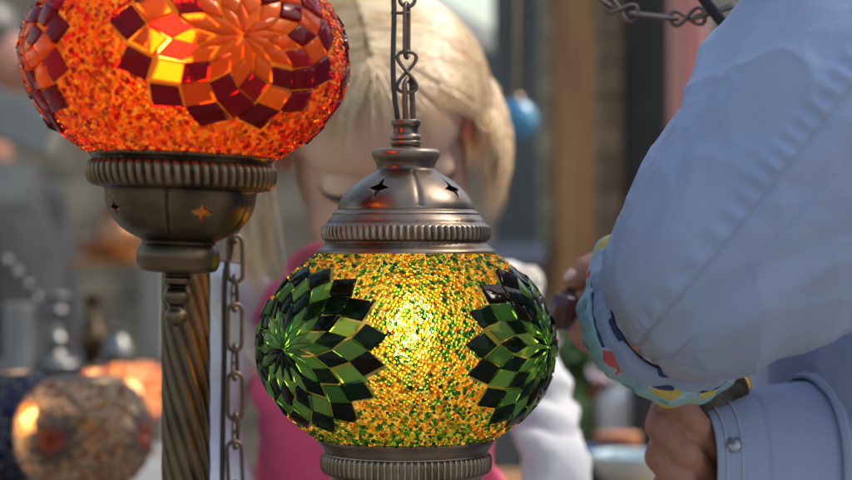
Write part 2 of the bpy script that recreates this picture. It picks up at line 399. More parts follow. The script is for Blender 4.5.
def caps(a, b, r1, r2, seg=16):
    """tapered capsule"""
    a = Vector(a); b = Vector(b); d = (b - a).normalized(); L = (b - a).length
    pts = []; rs = []
    for k in range(5):
        t = math.pi / 2 * k / 5
        pts.append(a - d * r1 * math.cos(t)); rs.append(max(r1 * math.sin(t), r1 * .02))
    for k in range(9): pts.append(a + d * L * k / 8); rs.append(r1 + (r2 - r1) * k / 8)
    for k in range(1, 6):
        t = math.pi / 2 * k / 5
        pts.append(b + d * r2 * math.sin(t)); rs.append(max(r2 * math.cos(t), r2 * .02))
    return tube(pts, rs, seg)
def limb(pts, rs):
    return [caps(pts[i], pts[i + 1], rs[i], rs[i + 1]) for i in range(len(pts) - 1)]
def fuse(gs, voxel=.004, smooth=6, subdiv=0):
    """union closed shapes into one continuous skin"""
    me = mesh_data('tmp', *merge(gs)); o = bpy.data.objects.new('tmp', me); COL.objects.link(o)
    md = o.modifiers.new('r', 'REMESH'); md.mode = 'VOXEL'; md.voxel_size = voxel; md.use_smooth_shade = True
    if smooth:
        sm = o.modifiers.new('s', 'SMOOTH'); sm.factor = .5; sm.iterations = smooth
    dg = bpy.context.evaluated_depsgraph_get(); dg.update()
    out = bpy.data.meshes.new_from_object(o.evaluated_get(dg), preserve_all_data_layers=False, depsgraph=dg)
    bpy.data.objects.remove(o); bpy.data.meshes.remove(me)
    out.polygons.foreach_set('use_smooth', np.ones(len(out.polygons), dtype=bool))
    return out
_sw = [(rng.normal(size=3), rng.uniform(0, 6.28), .6 ** (i // 6)) for i in range(24)]
def wob(p, freq):
    """smooth pseudo noise in about -1..1 for rows of points"""
    s = np.zeros(len(p)); q = p * freq
    for i, (d, ph, a) in enumerate(_sw):
        f = 1.7 ** (i // 6)
        s += a * np.sin(q @ d * f + ph + 1.3 * np.sin(q @ np.roll(d, 1) * f * .6 + ph * 2))
    return s / 6
def displace(me, fn):
    n = len(me.vertices); co = np.empty(n * 3); me.vertices.foreach_get('co', co); co = co.reshape(-1, 3)
    no = np.empty(n * 3); me.vertices.foreach_get('normal', no); no = no.reshape(-1, 3)
    co = co + no * fn(co)[:, None]; me.vertices.foreach_set('co', co.ravel()); me.update(); return me
def set_tint(me, cols):
    a = me.attributes.new('tint', 'FLOAT_COLOR', 'POINT')
    c = np.ones((len(cols), 4), dtype=np.float32); c[:, :3] = cols; a.data.foreach_set('color', c.ravel())

# ------------------------------------------------------------------ mosaic globes
def basis(c):
    c = c / np.linalg.norm(c); u = np.array([0, 0, 1.]); e1 = np.cross(u, c); e1 /= np.linalg.norm(e1); return c, e1, np.cross(c, e1)
def mosaic(parent, a, b, zc, cut, ros, ring_cols, palette, shell, bead_r=.00119, pitch=.00210, seed=1, n=14, Rk=None, tile_t=.0016, jit=.065, edge_bias=0.):
    """ros: list of (azimuth, elevation) rosette centres; azimuth 0 faces the camera, positive to the right"""
    g = np.random.default_rng(seed)
    def surf(d, lift=0.):
        p = d * np.array([a, a, b]); nn = d / np.array([a, a, b]); nn /= np.linalg.norm(nn, axis=-1, keepdims=True)
        return p + nn * lift + np.array([0, 0, zc]), nn
    K = len(ring_cols); Rk = Rk if Rk is not None else [R(x) for x in (0, 7.5, 15.5, 23.5, 31, 38)]
    cen = []
    for (az_, el_) in ros:
        az_, el_ = R(az_), R(el_)
        cen.append(basis(np.array([math.sin(az_) * math.cos(el_), -math.cos(az_) * math.cos(el_), math.sin(el_)])))
    offs = [g.uniform(0, 2 * math.pi / n) for _ in cen]
    def inside(d, mar):
        r_ = np.zeros(len(d), dtype=bool)
        for ci, (c, e1, e2) in enumerate(cen):
            rho = np.arccos(np.clip(d @ c, -1, 1)); al = np.arctan2(d @ e2, d @ e1)
            st = 2 * math.pi / n; q = (al - offs[ci] - (K % 2) * math.pi / n + st / 2) % st - st / 2
            lim = Rk[K] + (Rk[K + 1] - Rk[K]) * (1 - np.abs(q) / (st / 2)) + mar
            r_ |= rho < lim
        return r_
    zz = np.linspace(-cut, cut, 150)
    prof = [(a * math.sqrt(max(0, 1 - (z / b) ** 2)), z + zc) for z in zz]
    gv, gf = lathe(prof, 300); dn = (gv - np.array([0, 0, zc])) / np.array([a, a, b]); dn /= np.linalg.norm(dn, axis=1)[:, None]
    me = mesh_data('glass_shell', gv, gf)
    ga = me.attributes.new('grout', 'FLOAT', 'POINT')
    gval = inside(dn, R(.2)) * np.clip(.95 - .55 * (wob(gv, 190) > .40), 0, 1); ga.data.foreach_set('value', gval.astype(np.float32))
    obj('glass_shell', me, shell, parent)
    TV = []; TF = []; TC = []; k0 = 0
    for ci, (c, e1, e2) in enumerate(cen):
        off = offs[ci]
        def pt(rho, al, lift):
            d = math.cos(rho) * c + math.sin(rho) * (math.cos(al) * e1 + math.sin(al) * e2); return surf(d, lift)[0]
        for k in range(1, K + 1):
            for j in range(n):
                al = off + (2 * j + (k % 2)) * math.pi / n
                q = [(Rk[k - 1], al), (Rk[k], al - math.pi / n), (Rk[k + 1], al), (Rk[k], al + math.pi / n)]
                mr = sum(x[0] for x in q) / 4; 
                sh = .955 if k > 1 else .96
                jr, ja = g.normal(0, jit * (Rk[2] - Rk[1]) * 1.2), g.normal(0, jit * .25)
                rot = 0; sh = sh * g.uniform(.93, 1.03)
                base = np.array([pt(mr + (rr - mr) * sh + jr, al + (aa - al) * sh + ja, 0) for rr, aa in q])
                m_ = base.mean(0); nn = np.cross(base[2] - base[0], base[3] - base[1]); nn /= np.linalg.norm(nn)
                if nn.dot(m_ - np.array([0, 0, zc])) < 0: nn = -nn
                if abs(m_[2] - zc) > cut * .985: continue
                # planar piece of glass, tilted a touch
                tx = g.normal(0, .075, 3); nn = nn + tx; nn /= np.linalg.norm(nn)
                flat = base - np.outer((base - m_) @ nn, nn)
                top_c = m_ + nn * (tile_t + .0006)
                top = flat + nn * (tile_t + .0004)
                topi = m_ + nn * (tile_t + .0007) + (flat - m_) * .88
                bot = base - nn * .0006
                TV += list(bot) + list(top) + list(topi)
                for s in range(4):
                    s2 = (s + 1) % 4
                    TF.append((k0 + s, k0 + s2, k0 + 4 + s2, k0 + 4 + s)); TF.append((k0 + 4 + s, k0 + 4 + s2, k0 + 8 + s2, k0 + 8 + s))
                TF.append((k0 + 8, k0 + 9, k0 + 10, k0 + 11)); k0 += 12
                colr = np.array(ring_cols[k - 1][g.integers(len(ring_cols[k - 1]))]) * g.uniform(.75, 1.25)
                TC += [np.clip(colr, 0, 1)] * 12
    me = mesh_data('mosaic_tiles', TV, np.array(TF), smooth=False); set_tint(me, np.array(TC))
    obj('mosaic_tile', me, M['glass_tile'], parent)['kind'] = 'stuff'
    # glass beads on a Fibonacci net
    area = 4 * math.pi * ((a * a) ** 1.6 / 3 + 2 * (a * b) ** 1.6 / 3) ** (1 / 1.6)
    cnt = int(area / (pitch ** 2 * .87)); i = np.arange(cnt) + .5
    zc_ = 1 - 2 * i / cnt; ph = i * 2.399963; rr = np.sqrt(1 - zc_ ** 2)
    d = np.stack([rr * np.cos(ph), rr * np.sin(ph), zc_], 1)
    d += g.normal(0, pitch / a * .16, d.shape); d /= np.linalg.norm(d, axis=1)[:, None]
    keep = np.abs(d[:, 2] * b) < cut - bead_r * .3
    keep &= ~inside(d, R(.2))
    d2 = d[keep]
    P0, NN = surf(d2)
    P0 = P0 + NN * (-bead_r * .15)
    m = len(P0)
    t1 = np.cross(NN, np.array([.3, .2, 1.])); t1 /= np.linalg.norm(t1, axis=1)[:, None]; t2 = np.cross(NN, t1)
    tilt = g.normal(0, .22, (m, 2)); N2 = NN + t1 * tilt[:, :1] + t2 * tilt[:, 1:]; N2 /= np.linalg.norm(N2, axis=1)[:, None]
    t1 = np.cross(N2, np.array([.3, .2, 1.])); t1 /= np.linalg.norm(t1, axis=1)[:, None]; t2 = np.cross(N2, t1)
    rad = bead_r * g.uniform(.68, 1.30, m)
    tv = []
    for e in (-12, 22, 55):
        for s in range(8): tv.append((math.cos(R(e)) * math.cos(s * math.pi / 4), math.cos(R(e)) * math.sin(s * math.pi / 4), math.sin(R(e))))
    tv.append((0, 0, 1)); tv = np.array(tv)
    V = P0[:, None, :] + rad[:, None, None] * (tv[None, :, 0:1] * t1[:, None, :] + tv[None, :, 1:2] * t2[:, None, :] + tv[None, :, 2:3] * N2[:, None, :] * 1.1)
    tf = []
    for rg in range(2):
        for s in range(8): s2 = (s + 1) % 8; tf += [(rg * 8 + s, rg * 8 + s2, (rg + 1) * 8 + s2), (rg * 8 + s, (rg + 1) * 8 + s2, (rg + 1) * 8 + s)]
    for s in range(8): tf.append((16 + s, 16 + (s + 1) % 8, 24))
    tf = np.array(tf); F = (tf[None] + (np.arange(m) * 25)[:, None, None]).reshape(-1, 3)
    # colours: patches where one colour dominates
    w1 = wob(P0, 55 + seed); w2_ = wob(P0[:, [1, 2, 0]], 38 + seed)
    cols = np.zeros((m, 3)); u = g.uniform(0, 1, m)
    cum = np.cumsum([p[0] for p in palette]); cum = cum / cum[-1]
    uu = np.clip(u + w1 * .30 + edge_bias * ((np.abs(d2[:, 2]) * b / cut) ** 2 - .35), 0, .9999)
    idx = np.searchsorted(cum, uu)
    for k_, (_, cc) in enumerate(palette): cols[idx == k_] = cc
    cols = np.clip(cols * g.uniform(.42, 1.40, (m, 1)) * (1 + .12 * w2_[:, None]), 0, 1)
    me = mesh_data('glass_beads', V.reshape(-1, 3), F); set_tint(me, np.repeat(cols, 25, axis=0))
    obj('bead_mosaic', me, M['glass_bead'], parent)['kind'] = 'stuff'

def link_oval(L, W, r, seg=8):
    """upright oval wire link in the xz plane, centred"""
    pts = []; h = L / 2 - W / 2
    for k in range(12): t = math.pi * k / 11; pts.append((W / 2 * math.cos(t), 0, h + W / 2 * math.sin(t)))
    for k in range(12): t = math.pi + math.pi * k / 11; pts.append((W / 2 * math.cos(t), 0, -h + W / 2 * math.sin(t)))
    return tube(pts, r, seg, closed=True)
def link_eight(L, W, r, seg=8):
    pts = []
    for k in range(40):
        t = 2 * math.pi * k / 40
        pts.append((W / 2 * math.sin(2 * t), r * 1.1 * math.cos(t) * 0 + r * 1.05 * math.sin(t), L / 2 * math.cos(t)))
    return tube([(x, (r * 1.1 if math.sin(2 * (2 * math.pi * k / 40)) * 0 + math.cos(2 * math.pi * k / 40 * 1) > 2 else 0) + y, z) for k, (x, y, z) in enumerate(pts)], r, seg, closed=True)
def chain_down(parent, top, bottom_z, Lo, We, r, first='oval', twist0=0.3, sx=0, le=.7, name='chain_link'):
    """alternate long and twisted links hanging straight down from top"""
    z = top[2]; k = 0; typ = first
    while z > bottom_z:
        L = Lo if typ == 'oval' else Lo * le
        g = link_oval(L, We, r) if typ == 'oval' else link_eight(L, We * 1.05, r)
        rotz = twist0 + (R(80) if typ != 'oval' else 0) + rng.normal(0, .12)
        mt = Matrix.Translation((top[0] + rng.normal(0, .0002), top[1], z - L / 2)) @ Matrix.Rotation(rotz, 4, 'Z') @ Matrix.Rotation(rng.normal(0, .03), 4, 'Y')
        o = obj(name, g, M['chain'], parent); o.matrix_local = mt
        z -= L - 3.2 * r; typ = 'eight' if typ == 'oval' else 'oval'; k += 1

def star_cut(o, stars, rad_fn, size):
    """pierce star openings through a lathe-turned cover"""
    gs = []
    for (az_, z, s) in stars:
        pts = []
        for k in range(8):
            rr = size * s * (1.0 if k % 2 == 0 else .38); an = k * math.pi / 4 + math.pi / 2
            pts.append((rr * math.cos(an) * (.8 if k % 4 == 0 else 1), rr * math.sin(an)))
        r0, r1 = rad_fn * .45, rad_fn * 1.8
        dirv = Vector((math.sin(R(az_)), -math.cos(R(az_)), 0)); side = Vector((math.cos(R(az_)), math.sin(R(az_)), 0))
        V = []
        for rr in (r0, r1):
            for (x, y) in pts: V.append(tuple(dirv * rr + side * x + Vector((0, 0, z + y))))
        F = [tuple(range(8))[::-1], tuple(range(8, 16))] + [(k, (k + 1) % 8, 8 + (k + 1) % 8, 8 + k) for k in range(8)]
        gs.append((V, F))
    me = mesh_data('cut', *merge(gs), smooth=False)
    bm = bmesh.new(); bm.from_mesh(me); bmesh.ops.recalc_face_normals(bm, faces=bm.faces); bm.to_mesh(me); bm.free()
    c = bpy.data.objects.new('cut', me); COL.objects.link(c); c.matrix_world = o.matrix_world
    md = o.modifiers.new('b', 'BOOLEAN'); md.operation = 'DIFFERENCE'; md.object = c; md.solver = 'EXACT'
    dg = bpy.context.evaluated_depsgraph_get(); dg.update()
    out = bpy.data.meshes.new_from_object(o.evaluated_get(dg), depsgraph=dg)
    o.modifiers.clear(); o.data = out; bpy.data.objects.remove(c)

# ================================================================== THE SETTING
g_ = obj('ground', ([(-60, -60, 0), (60, -60, 0), (60, 60, 0), (-60, 60, 0)], [(0, 1, 2, 3)]), M['ground'], smooth=False); tag(g_, kind='structure')
def slab(name, x0, x1, y0, y1, Y, depth, mat, label, cat, group=None, bev=.004, slant=0):
    a_ = P(x0, y1, Y); b_ = P(x1, y0, Y); z0 = max(a_.z, 0)
    o = obj(name, box(0, depth / 2, 0, b_.x - a_.x, depth, b_.z - z0, bev), mat, smooth=False)
    o.location = ((a_.x + b_.x) / 2, Y, (b_.z + z0) / 2)
    return tag(o, label, cat, group)
# back wall of the bazaar whose top slopes down to the right
wy = 4.4
tl_, tm_ = P(-900, -640, wy), P(497, 44, wy)
wv = [(tl_.x, wy, 0), (tm_.x, wy, 0), (tm_.x, wy, tm_.z), (P(425, 8, wy).x, wy, P(425, 8, wy).z), (P(-100, -300, wy).x, wy, P(-100, -300, wy).z), (tl_.x, wy, P(0, -300, wy).z)]
nb = len(wv); wall = ([*wv, *[(x, y + .3, z) for x, y, z in wv]], [tuple(range(nb)), tuple(range(nb, 2 * nb))[::-1]] + [(k, (k + 1) % nb, nb + (k + 1) % nb, nb + k) for k in range(nb)])
tag(obj('stone_wall', wall, M['stone_wall'], smooth=False), 'shadowy grey brown masonry wall rising behind the child and the red lamp', 'wall')
e0, e1 = P(330, -42, wy - .06), P(500, 58, wy - .06)
tag(obj('eave_beam', tube([e0, e1], .045, 4), M['palebeam'], smooth=False), 'pale grey sloping eave beam under the bright corner of sky', 'beam')
slab('door_frame_post', 495, 541, -160, 900, 3.3, .12, M['greypost'], 'dark grey door post behind the hanging blue ball', 'post')
slab('stone_pier', 541, 556, -160, 900, 3.22, .3, M['stone_pier'], 'narrow strip of tan stonework between the grey post and the wooden post', 'stone pier')
slab('wooden_post', 556, 596, -160, 356, 3.0, .12, M['wood'], 'warm brown wooden upright beside the rolled shirt cuff', 'post')
slab('stone_pier', 597, 626, -160, 900, 3.15, .3, M['stone_pier'], 'wider tan stone pier between the wooden upright and the black panel', 'stone pier')
slab('black_shutter', 626, 668, -160, 900, 3.1, .06, M['darkpanel'], 'flat black shutter panel beside the tan stone pier', 'panel')
slab('metal_downpipe', 669, 677, -160, 900, 3.0, .04, M['silver'], 'thin pale grey pipe beside the pink drape', 'pipe')
dr = []
for k in range(40):
    x = k / 39; dr.append((x, .02 * math.sin(x * 18) + .01 * math.sin(x * 41)))
a_, b_ = P(676, 0, 2.9), P(699, 0, 2.9); V = []; F = []
for iz, zz in enumerate(np.linspace(.3, 2.3, 12)):
    for (x, y) in dr: V.append((a_.x + (b_.x - a_.x) * x, 2.9 + y + .01 * math.sin(zz * 3), zz))
for iz in range(11):
    for k in range(39): F.append((iz * 40 + k, iz * 40 + k + 1, iz * 40 + 41 + k, iz * 40 + 40 + k))
dm = mesh_data('d', V, F); o = obj('pink_drape', dm, M['pinkpost']); md = o.modifiers.new('t', 'SOLIDIFY'); md.thickness = .01
tag(o, 'narrow salmon pink drape hanging beside the black panel', 'drape')
slab('side_wall', 701, 1500, -160, 900, 3.3, .3, M['plaster'], 'dull beige plaster wall behind the blue shirt shoulder', 'wall')
slab('low_ledge', 470, 546, 243, 264, 3.0, .25, M['cobalt'], 'blurred blue grey ledge low behind the child', 'ledge').data.materials[0] = pmat('ledge_paint', (.17, .19, .24), (.24, .26, .31), rough=.7)
slab('timber_counter', 520, 640, 328, 358, 2.8, .25, M['wood'], 'brown timber counter edge above the potted flowers', 'counter')
slab('dark_cabinet', 636, 664, 385, 900, 2.4, .3, M['darkpanel'], 'small black cabinet below the rolled sleeve', 'cabinet')
# ------------------------------------------------------------------ stall at the left
tb = empty('display_table', (-.72, 1.72, 0), 'grey cloth covered display table under the blurred mosaic lamps', 'table')
obj('tabletop', box(0, 0, .865, 1.0, .72, .03, .004), M['tablecloth'], tb, smooth=False)
for sx in (-1, 1):
    for sy in (-1, 1): obj('leg', box(sx * .46, sy * .32, .424, .04, .04, .848), M['wood'], tb, smooth=False)
sh = empty('back_shelf', (0, 0, 0), 'dark narrow shelf with a rounded front holding silver ware', 'shelf')
q0, q1 = P(-60, 371, 2.3), P(142, 371, 2.3)
obj('board', box((q0.x + q1.x) / 2, 2.42, q0.z - .012, q1.x - q0.x, .3, .024, .006), M['darkpanel'], sh, smooth=False)
for x in (q0.x + .03, q1.x - .03): obj('leg', box(x, 2.45, (q0.z - .024) / 2, .03, .03, q0.z - .024), M['darkpanel'], sh, smooth=False)

# pale slab beam crossing behind the red lamp
p0, p1 = P(-120, 66, 2.5), P(118, 158, 2.5)
ang = math.atan2(p1.z - p0.z, p1.x - p0.x)
bo = obj('sloping_beam', box(0, 0, 0, (p1 - p0).length, .08, .062, .006), M['palebeam'], smooth=False)
bo.location = (p0 + p1) / 2 + Vector((-.08, 0, .03)); bo.rotation_euler = (0, -ang, 0)
tag(bo, 'pale grey sloping awning rail behind the red lamp', 'beam')

# passer-by in the dark jacket
def bystander():
    Y = 3.6
    t = empty('person', (P(-16, 0, Y).x, Y, 0), 'blurred dark haired person in a charcoal jacket at the far left', 'person', rot=(0, 0, R(72)))
    hz = P(0, 62, Y).z
    H = hz
    body = [ell((0, 0, H), (.075, .09, .11)), *limb([(0, .01, H - .08), (0, .01, H - .2)], [.055, .06]),
            ell((0, .01, H - .42), (.17, .11, .22)), ell((0, .01, H - .68), (.16, .11, .18)),
            *limb([(-.19, .01, H - .27), (-.24, 0, H - .55), (-.2, -.12, H - .76)], [.055, .045, .032]),
            *limb([(.19, .01, H - .27), (.24, 0, H - .55), (.2, -.14, H - .72)], [.055, .045, .032]),
            ell((-.19, -.17, H - .77), (.035, .05, .02)), ell((.19, -.19, H - .71), (.035, .05, .02)),
            *limb([(-.09, .01, H - .75), (-.1, 0, .48), (-.1, .02, .08)], [.09, .06, .045]),
            *limb([(.09, .01, H - .75), (.1, 0, .48), (.1, .02, .08)], [.09, .06, .045]), ell((-.1, -.05, .04), (.045, .12, .04)), ell((.1, -.05, .04), (.045, .12, .04)),
            ell((0, -.09, H - .01), (.015, .02, .025))]
    obj('body', fuse(body, .012, 4), M['skin2'], t)
    jk = [ell((0, .01, H - .42), (.2, .14, .24)), ell((0, .01, H - .70), (.19, .14, .2)), ell((0, .01, H - .24), (.15, .1, .07)),
          *limb([(-.19, .01, H - .28), (-.25, 0, H - .55), (-.21, -.1, H - .72)], [.078, .066, .052]),
          *limb([(.19, .01, H - .28), (.25, 0, H - .55), (.21, -.1, H - .68)], [.078, .066, .052])]
    me = fuse(jk, .012, 6); displace(me, lambda c: wob(c, 16) * .008); obj('jacket', me, M['jacket'], t)
    tr = [*limb([(-.09, .01, H - .8), (-.1, 0, .48), (-.1, .02, .07)], [.11, .08, .07]), *limb([(.09, .01, H - .8), (.1, 0, .48), (.1, .02, .07)], [.11, .08, .07])]
    obj('trousers', fuse(tr, .012, 4), M['trouser'], t)
    obj('hair', fuse([ell((0, .02, H + .035), (.09, .1, .1)), ell((0, .05, H - .02), (.085, .07, .1))], .01, 4), M['darkhair'], t)
bystander()
c_ = P(12, 186, 3.0)
cb = obj('cream_carton', box(0, 0, 0, .075, .06, .068, .006), M['cream'], smooth=False); cb.location = c_; cb.rotation_euler = (0, .06, .2)
tag(cb, 'cream carton held against the charcoal jacket', 'box')

# ware on the shelf
def ware(name, px, py_base, Y, prof, mat, label, cat, k=1.0, group=None, seg=40, n=6):
    p = P(px, py_base, Y)
    o = obj(name, lathe([(r * k, z * k) for r, z in prof], seg, smooth_n=n), mat); o.location = p; return tag(o, label, cat, group)
ware('candle', 21, 366, 2.36, [(.001, 0), (.028, .0), (.030, .004), (.029, .07), (.029, .1), (.028, .105), (.02, .103), (.001, .1)], M['cream'], 'thick pale cylinder candle on the dark shelf', 'candle', .72)
ware('silver_candlestick', 56, 366, 2.36, [(.001, 0), (.034, 0), (.036, .006), (.02, .014), (.010, .026), (.016, .04), (.009, .052), (.008, .07), (.018, .084), (.012, .094), (.022, .11), (.001, .112)], M['silver'], 'ornate silver candlestick next to the pale candle', 'candlestick', .8)
ware('silver_jug', 118, 366, 2.36, [(.001, 0), (.022, 0), (.024, .004), (.032, .022), (.034, .034), (.024, .055), (.014, .07), (.02, .086), (.018, .088), (.001, .06)], M['silver'], 'small round silver jug at the end of the dark shelf', 'jug', .55)
ware('brass_vase', 92, 366, 2.40, [(.001, 0), (.022, 0), (.018, .01), (.032, .05), (.034, .08), (.02, .12), (.014, .15), (.024, .175), (.022, .176), (.001, .14)], M['brass'], 'slim brass vase standing left of the silver jug', 'vase', .5)
ware('copper_pot', 118, 260, 3.4, [(.001, 0), (.05, 0), (.08, .04), (.085, .09), (.06, .14), (.045, .16), (.055, .18), (.05, .18), (.001, .12)], M['copper'], 'blurred copper pot on the wall shelf above the silver jug', 'pot', .5)
ware('clay_bowl', 98, 260, 3.5, [(.001, 0), (.03, 0), (.06, .03), (.085, .07), (.08, .072), (.001, .03)], M['terracotta'], 'shallow brown clay bowl left of the copper pot', 'bowl', .45)
slab('wall_shelf', 66, 160, 260, 267, 3.3, .26, M['wood'], 'short brown wooden shelf fixed high on the masonry wall', 'shelf')
# curl of wire ornament beside the person
spts = [P(4 + 36 * t, 256 + 42 * t + 5 * math.sin(t * 22), 2.3) + Vector((0, .012 * math.cos(t * 22), 0)) for t in np.linspace(0, 1, 60)]
tag(obj('twisted_wire', tube(spts, .003, 6), M['silver']), 'curled silver wire ornament dangling above the candle', 'ornament')
slab('pale_pillar', 140, 163, 175, 900, 2.55, .12, M['plaster'], 'beige pillar just left of the twisted brass pole', 'pillar')

# ------------------------------------------------------------------ lamp covers shared by the lamps
def small_globe(name, px, py, Y, rad, sq, palette, ring, shell, label, seed, lit=None, boff=(0, 0, 0), ros=((0, 0), (90, 0), (180, 0), (270, 0)), tabz=.88):
    c = P(px, py, Y); t = empty(name, (c.x, Y, tabz), label, 'lamp', 'mosaic lamps on the display table')
    h = c.z - tabz
    mosaic(t, rad, rad * sq, h, rad * sq * .86, ros, ring, palette, shell, bead_r=rad * .040, pitch=rad * .080, seed=seed, n=10, Rk=[R(x) for x in (0, 9, 18, 27, 36)], tile_t=.001)
    bz = h - rad * sq * .86
    obj('base', lathe([(.001, 0), (rad * .62, 0), (rad * .6, .006), (rad * .3, .012), (rad * .25, bz * .5), (rad * .45, bz - .006), (rad * .52, bz + .002), (rad * .4, bz + .004)], 48, smooth_n=3), M['brass'], t)
    obj('top_ring', lathe([(rad * .5, h + rad * sq * .84), (rad * .53, h + rad * sq * .87), (rad * .45, h + rad * sq * .92), (rad * .1, h + rad * sq * .93)], 48, smooth_n=3), M['brass'], t)
    if lit:
        b = obj('bulb', ell((boff[0], boff[1], h + boff[2]), (.005, .005, .007)), lit, t)
    return t
EM_2 = emit_mat('amber_bulb', (1, .55, .22), 110)
EM_S = emit_mat('small_bulb', (1, .50, .16), 40)
small_globe('mosaic_table_lamp', 84, 434, 1.62, .057, .92, [(.8, (.90, .42, .10)), (4, (.86, .86, .86)), (.5, (.85, .22, .05)), (1.2, (.40, .42, .46))],
            [[(.75, .18, .10)], [(.3, .3, .3)], [(.8, .6, .4)]], M['shell_w'], 'clear and orange mosaic globe lamp with a red rosette on the grey table', 21, EM_S, (-.036, -.026, .014), ros=((-18, 0), (72, 0), (162, 0), (252, 0)))
small_globe('mosaic_table_lamp', 100, 386, 2.05, .022, .95, [(3, (.95, .45, .08)), (2, (.9, .12, .03)), (1, (.9, .85, .8))],
            [[(.85, .1, .04)], [(.9, .5, .1)], [(.8, .75, .7)]], M['shell_w'], 'tiny amber mosaic lamp added for warm glow behind the clear and orange globe', 24, EM_2)  # extra lamp, put in for the warm glow at the lower left
small_globe('mosaic_table_lamp', 133, 390, 1.98, .037, .9, [(3, (.80, .10, .03)), (2, (.88, .84, .82)), (1.4, (.9, .45, .06))],
            [[(.7, .08, .04)], [(.8, .75, .7)], [(.75, .3, .05)]], M['shell_w'], 'small red and white mosaic lamp next to the beige pillar', 22, EM_2)
small_globe('mosaic_table_lamp', 0, 425, 1.72, .055, 1.0, [(3, (.12, .16, .42)), (1, (.6, .62, .75)), (2, (.08, .1, .35))],
            [[(.1, .12, .4)], [(.5, .55, .7)], [(.1, .1, .4)]], M['shell_w'], 'deep blue mosaic globe lamp cut off by the left border', 23)

# ------------------------------------------------------------------ things low at the right
def pot_plant(px, py, Y, r, h, fl, label, seed, mats):
    g = np.random.default_rng(seed); p = P(px, py, Y)
    t = empty('potted_plant', (p.x, Y, p.z - .11), label, 'plant')
    obj('pot', lathe([(.001, 0), (.04, 0), (.052, .09), (.056, .10), (.05, .10), (.001, .08)], 32), M['terracotta'], t)
    V = []; F = []
    def leaf(c, s, gg):
        a = gg.normal(size=3); a /= np.linalg.norm(a); b = np.cross(a, gg.normal(size=3)); b /= np.linalg.norm(b); k = len(V)
        for q in (a * s, b * s * .45, -a * s, -b * s * .45): V.append(tuple(c + q))
        F.append((k, k + 1, k + 2, k + 3))
    for i in range(420):
        d = g.normal(size=3); d /= np.linalg.norm(d); d[2] = abs(d[2]) * .9 - .1
        leaf(np.array([0, 0, .13]) + d * r * g.uniform(.3, 1) * np.array([1, 1, h / r]), .016, g)
    obj('foliage', (V, F), M['leaf'], t, fix=False)
    V.clear(); F.clear()
    for i in range(fl):
        d = g.normal(size=3); d /= np.linalg.norm(d); d[2] = abs(d[2])
        c = np.array([0, 0, .14]) + d * r * np.array([1, 1, h / r]) * 1.02
        for _ in range(6): leaf(c + g.normal(0, .006, 3), .011, g)
    if fl: obj('blossom', (list(V), list(F)), mats, t, fix=False)
shf = slab('goods_shelf', 540, 640, 446, 452, 2.45, .2, M['palebeam'], 'pale shelf carrying pots and jars beside the white sleeve', 'shelf')
for o_, (lx) in ((0, 548), (1, 634)):
    pass
pot_plant(580, 392, 2.55, .075, .10, 10, 'leafy green plant with pale flowers behind the white sleeve', 31, M['flower'])
pot_plant(604, 392, 2.62, .06, .09, 34, 'pink blossomed plant beside the leafy green one', 32, M['flower'])
jar = [(.001, 0), (.022, 0), (.027, .01), (.028, .045), (.02, .058), (.014, .064), (.018, .075), (.016, .076), (.001, .05)]
ware('ceramic_jar', 622, 446, 2.5, jar, M['porcelain'], 'white ceramic jar on the pale shelf, beside the black cabinet', 'jar', 1.25)
ware('ceramic_jar', 595, 446, 2.52, jar, M['terracotta'], 'orange clay jar between the white jar and the plants', 'jar', 1.1)
ware('ceramic_jar', 572, 446, 2.5, jar, M['leaf'], 'dark green glazed jar on the pale shelf, nearest to the white sleeve', 'jar', 1.1)
ct = empty('low_counter', (P(600, 0, 2.1).x, 2.2, 0), 'low wooden bench holding bowls under the pale shelf', 'bench')
zt = P(600, 492, 2.15).z
obj('top', box(0, 0, zt - .02, .3, .34, .04, .004), M['wood'], ct, smooth=False)
for sx in (-1, 1):
    for sy in (-1, 1): obj('leg', box(sx * .13, sy * .14, (zt - .04) / 2, .03, .03, zt - .04), M['wood'], ct, smooth=False)
bowl = [(.001, 0), (.018, 0), (.02, .006), (.036, .022), (.044, .04), (.041, .04), (.03, .02), (.001, .01)]
def bowl_at(px, Y, mat, label, k):
    o = obj('bowl', lathe([(r * k, z * k) for r, z in bowl], 40, smooth_n=4), mat); o.location = (P(px, 0, Y).x, Y, zt); tag(o, label, 'bowl')
bowl_at(633, 2.12, M['teal'], 'pale teal glazed bowl at the foot of the black cabinet', 1.1)
bowl_at(596, 2.2, M['cobalt'], 'dark blue glass bowl left of the pale teal one', 1.0)
o = obj('orange_tin', lathe([(.001, 0), (.026, 0), (.026, .05), (.027, .052), (.025, .055), (.001, .055)], 32), M['terracotta']); o.location = (P(618, 0, 2.26).x, 2.26, zt); tag(o, 'round orange tin behind the pale teal bowl', 'tin')

# hanging blue ball
bb = empty('hanging_ball', tuple(P(516, 121, 2.3)), 'round blue glazed ball hanging on a cord behind the blond hair', 'ball ornament')
obj('ball', ell((0, 0, 0), (.0265, .0265, .0275), seg=40, rings=24), M['blueglass'], bb)
obj('cap', lathe([(.001, .034), (.006, .033), (.01, .028), (.011, .024)], 24), M['brass'], bb)
obj('cord', tube([(0, 0, .03), (.002, 0, .2), (0, 0, .45), (.001, 0, .9)], .0022, 6), pmat('cord', (.35, .28, .14), rough=.8), bb)

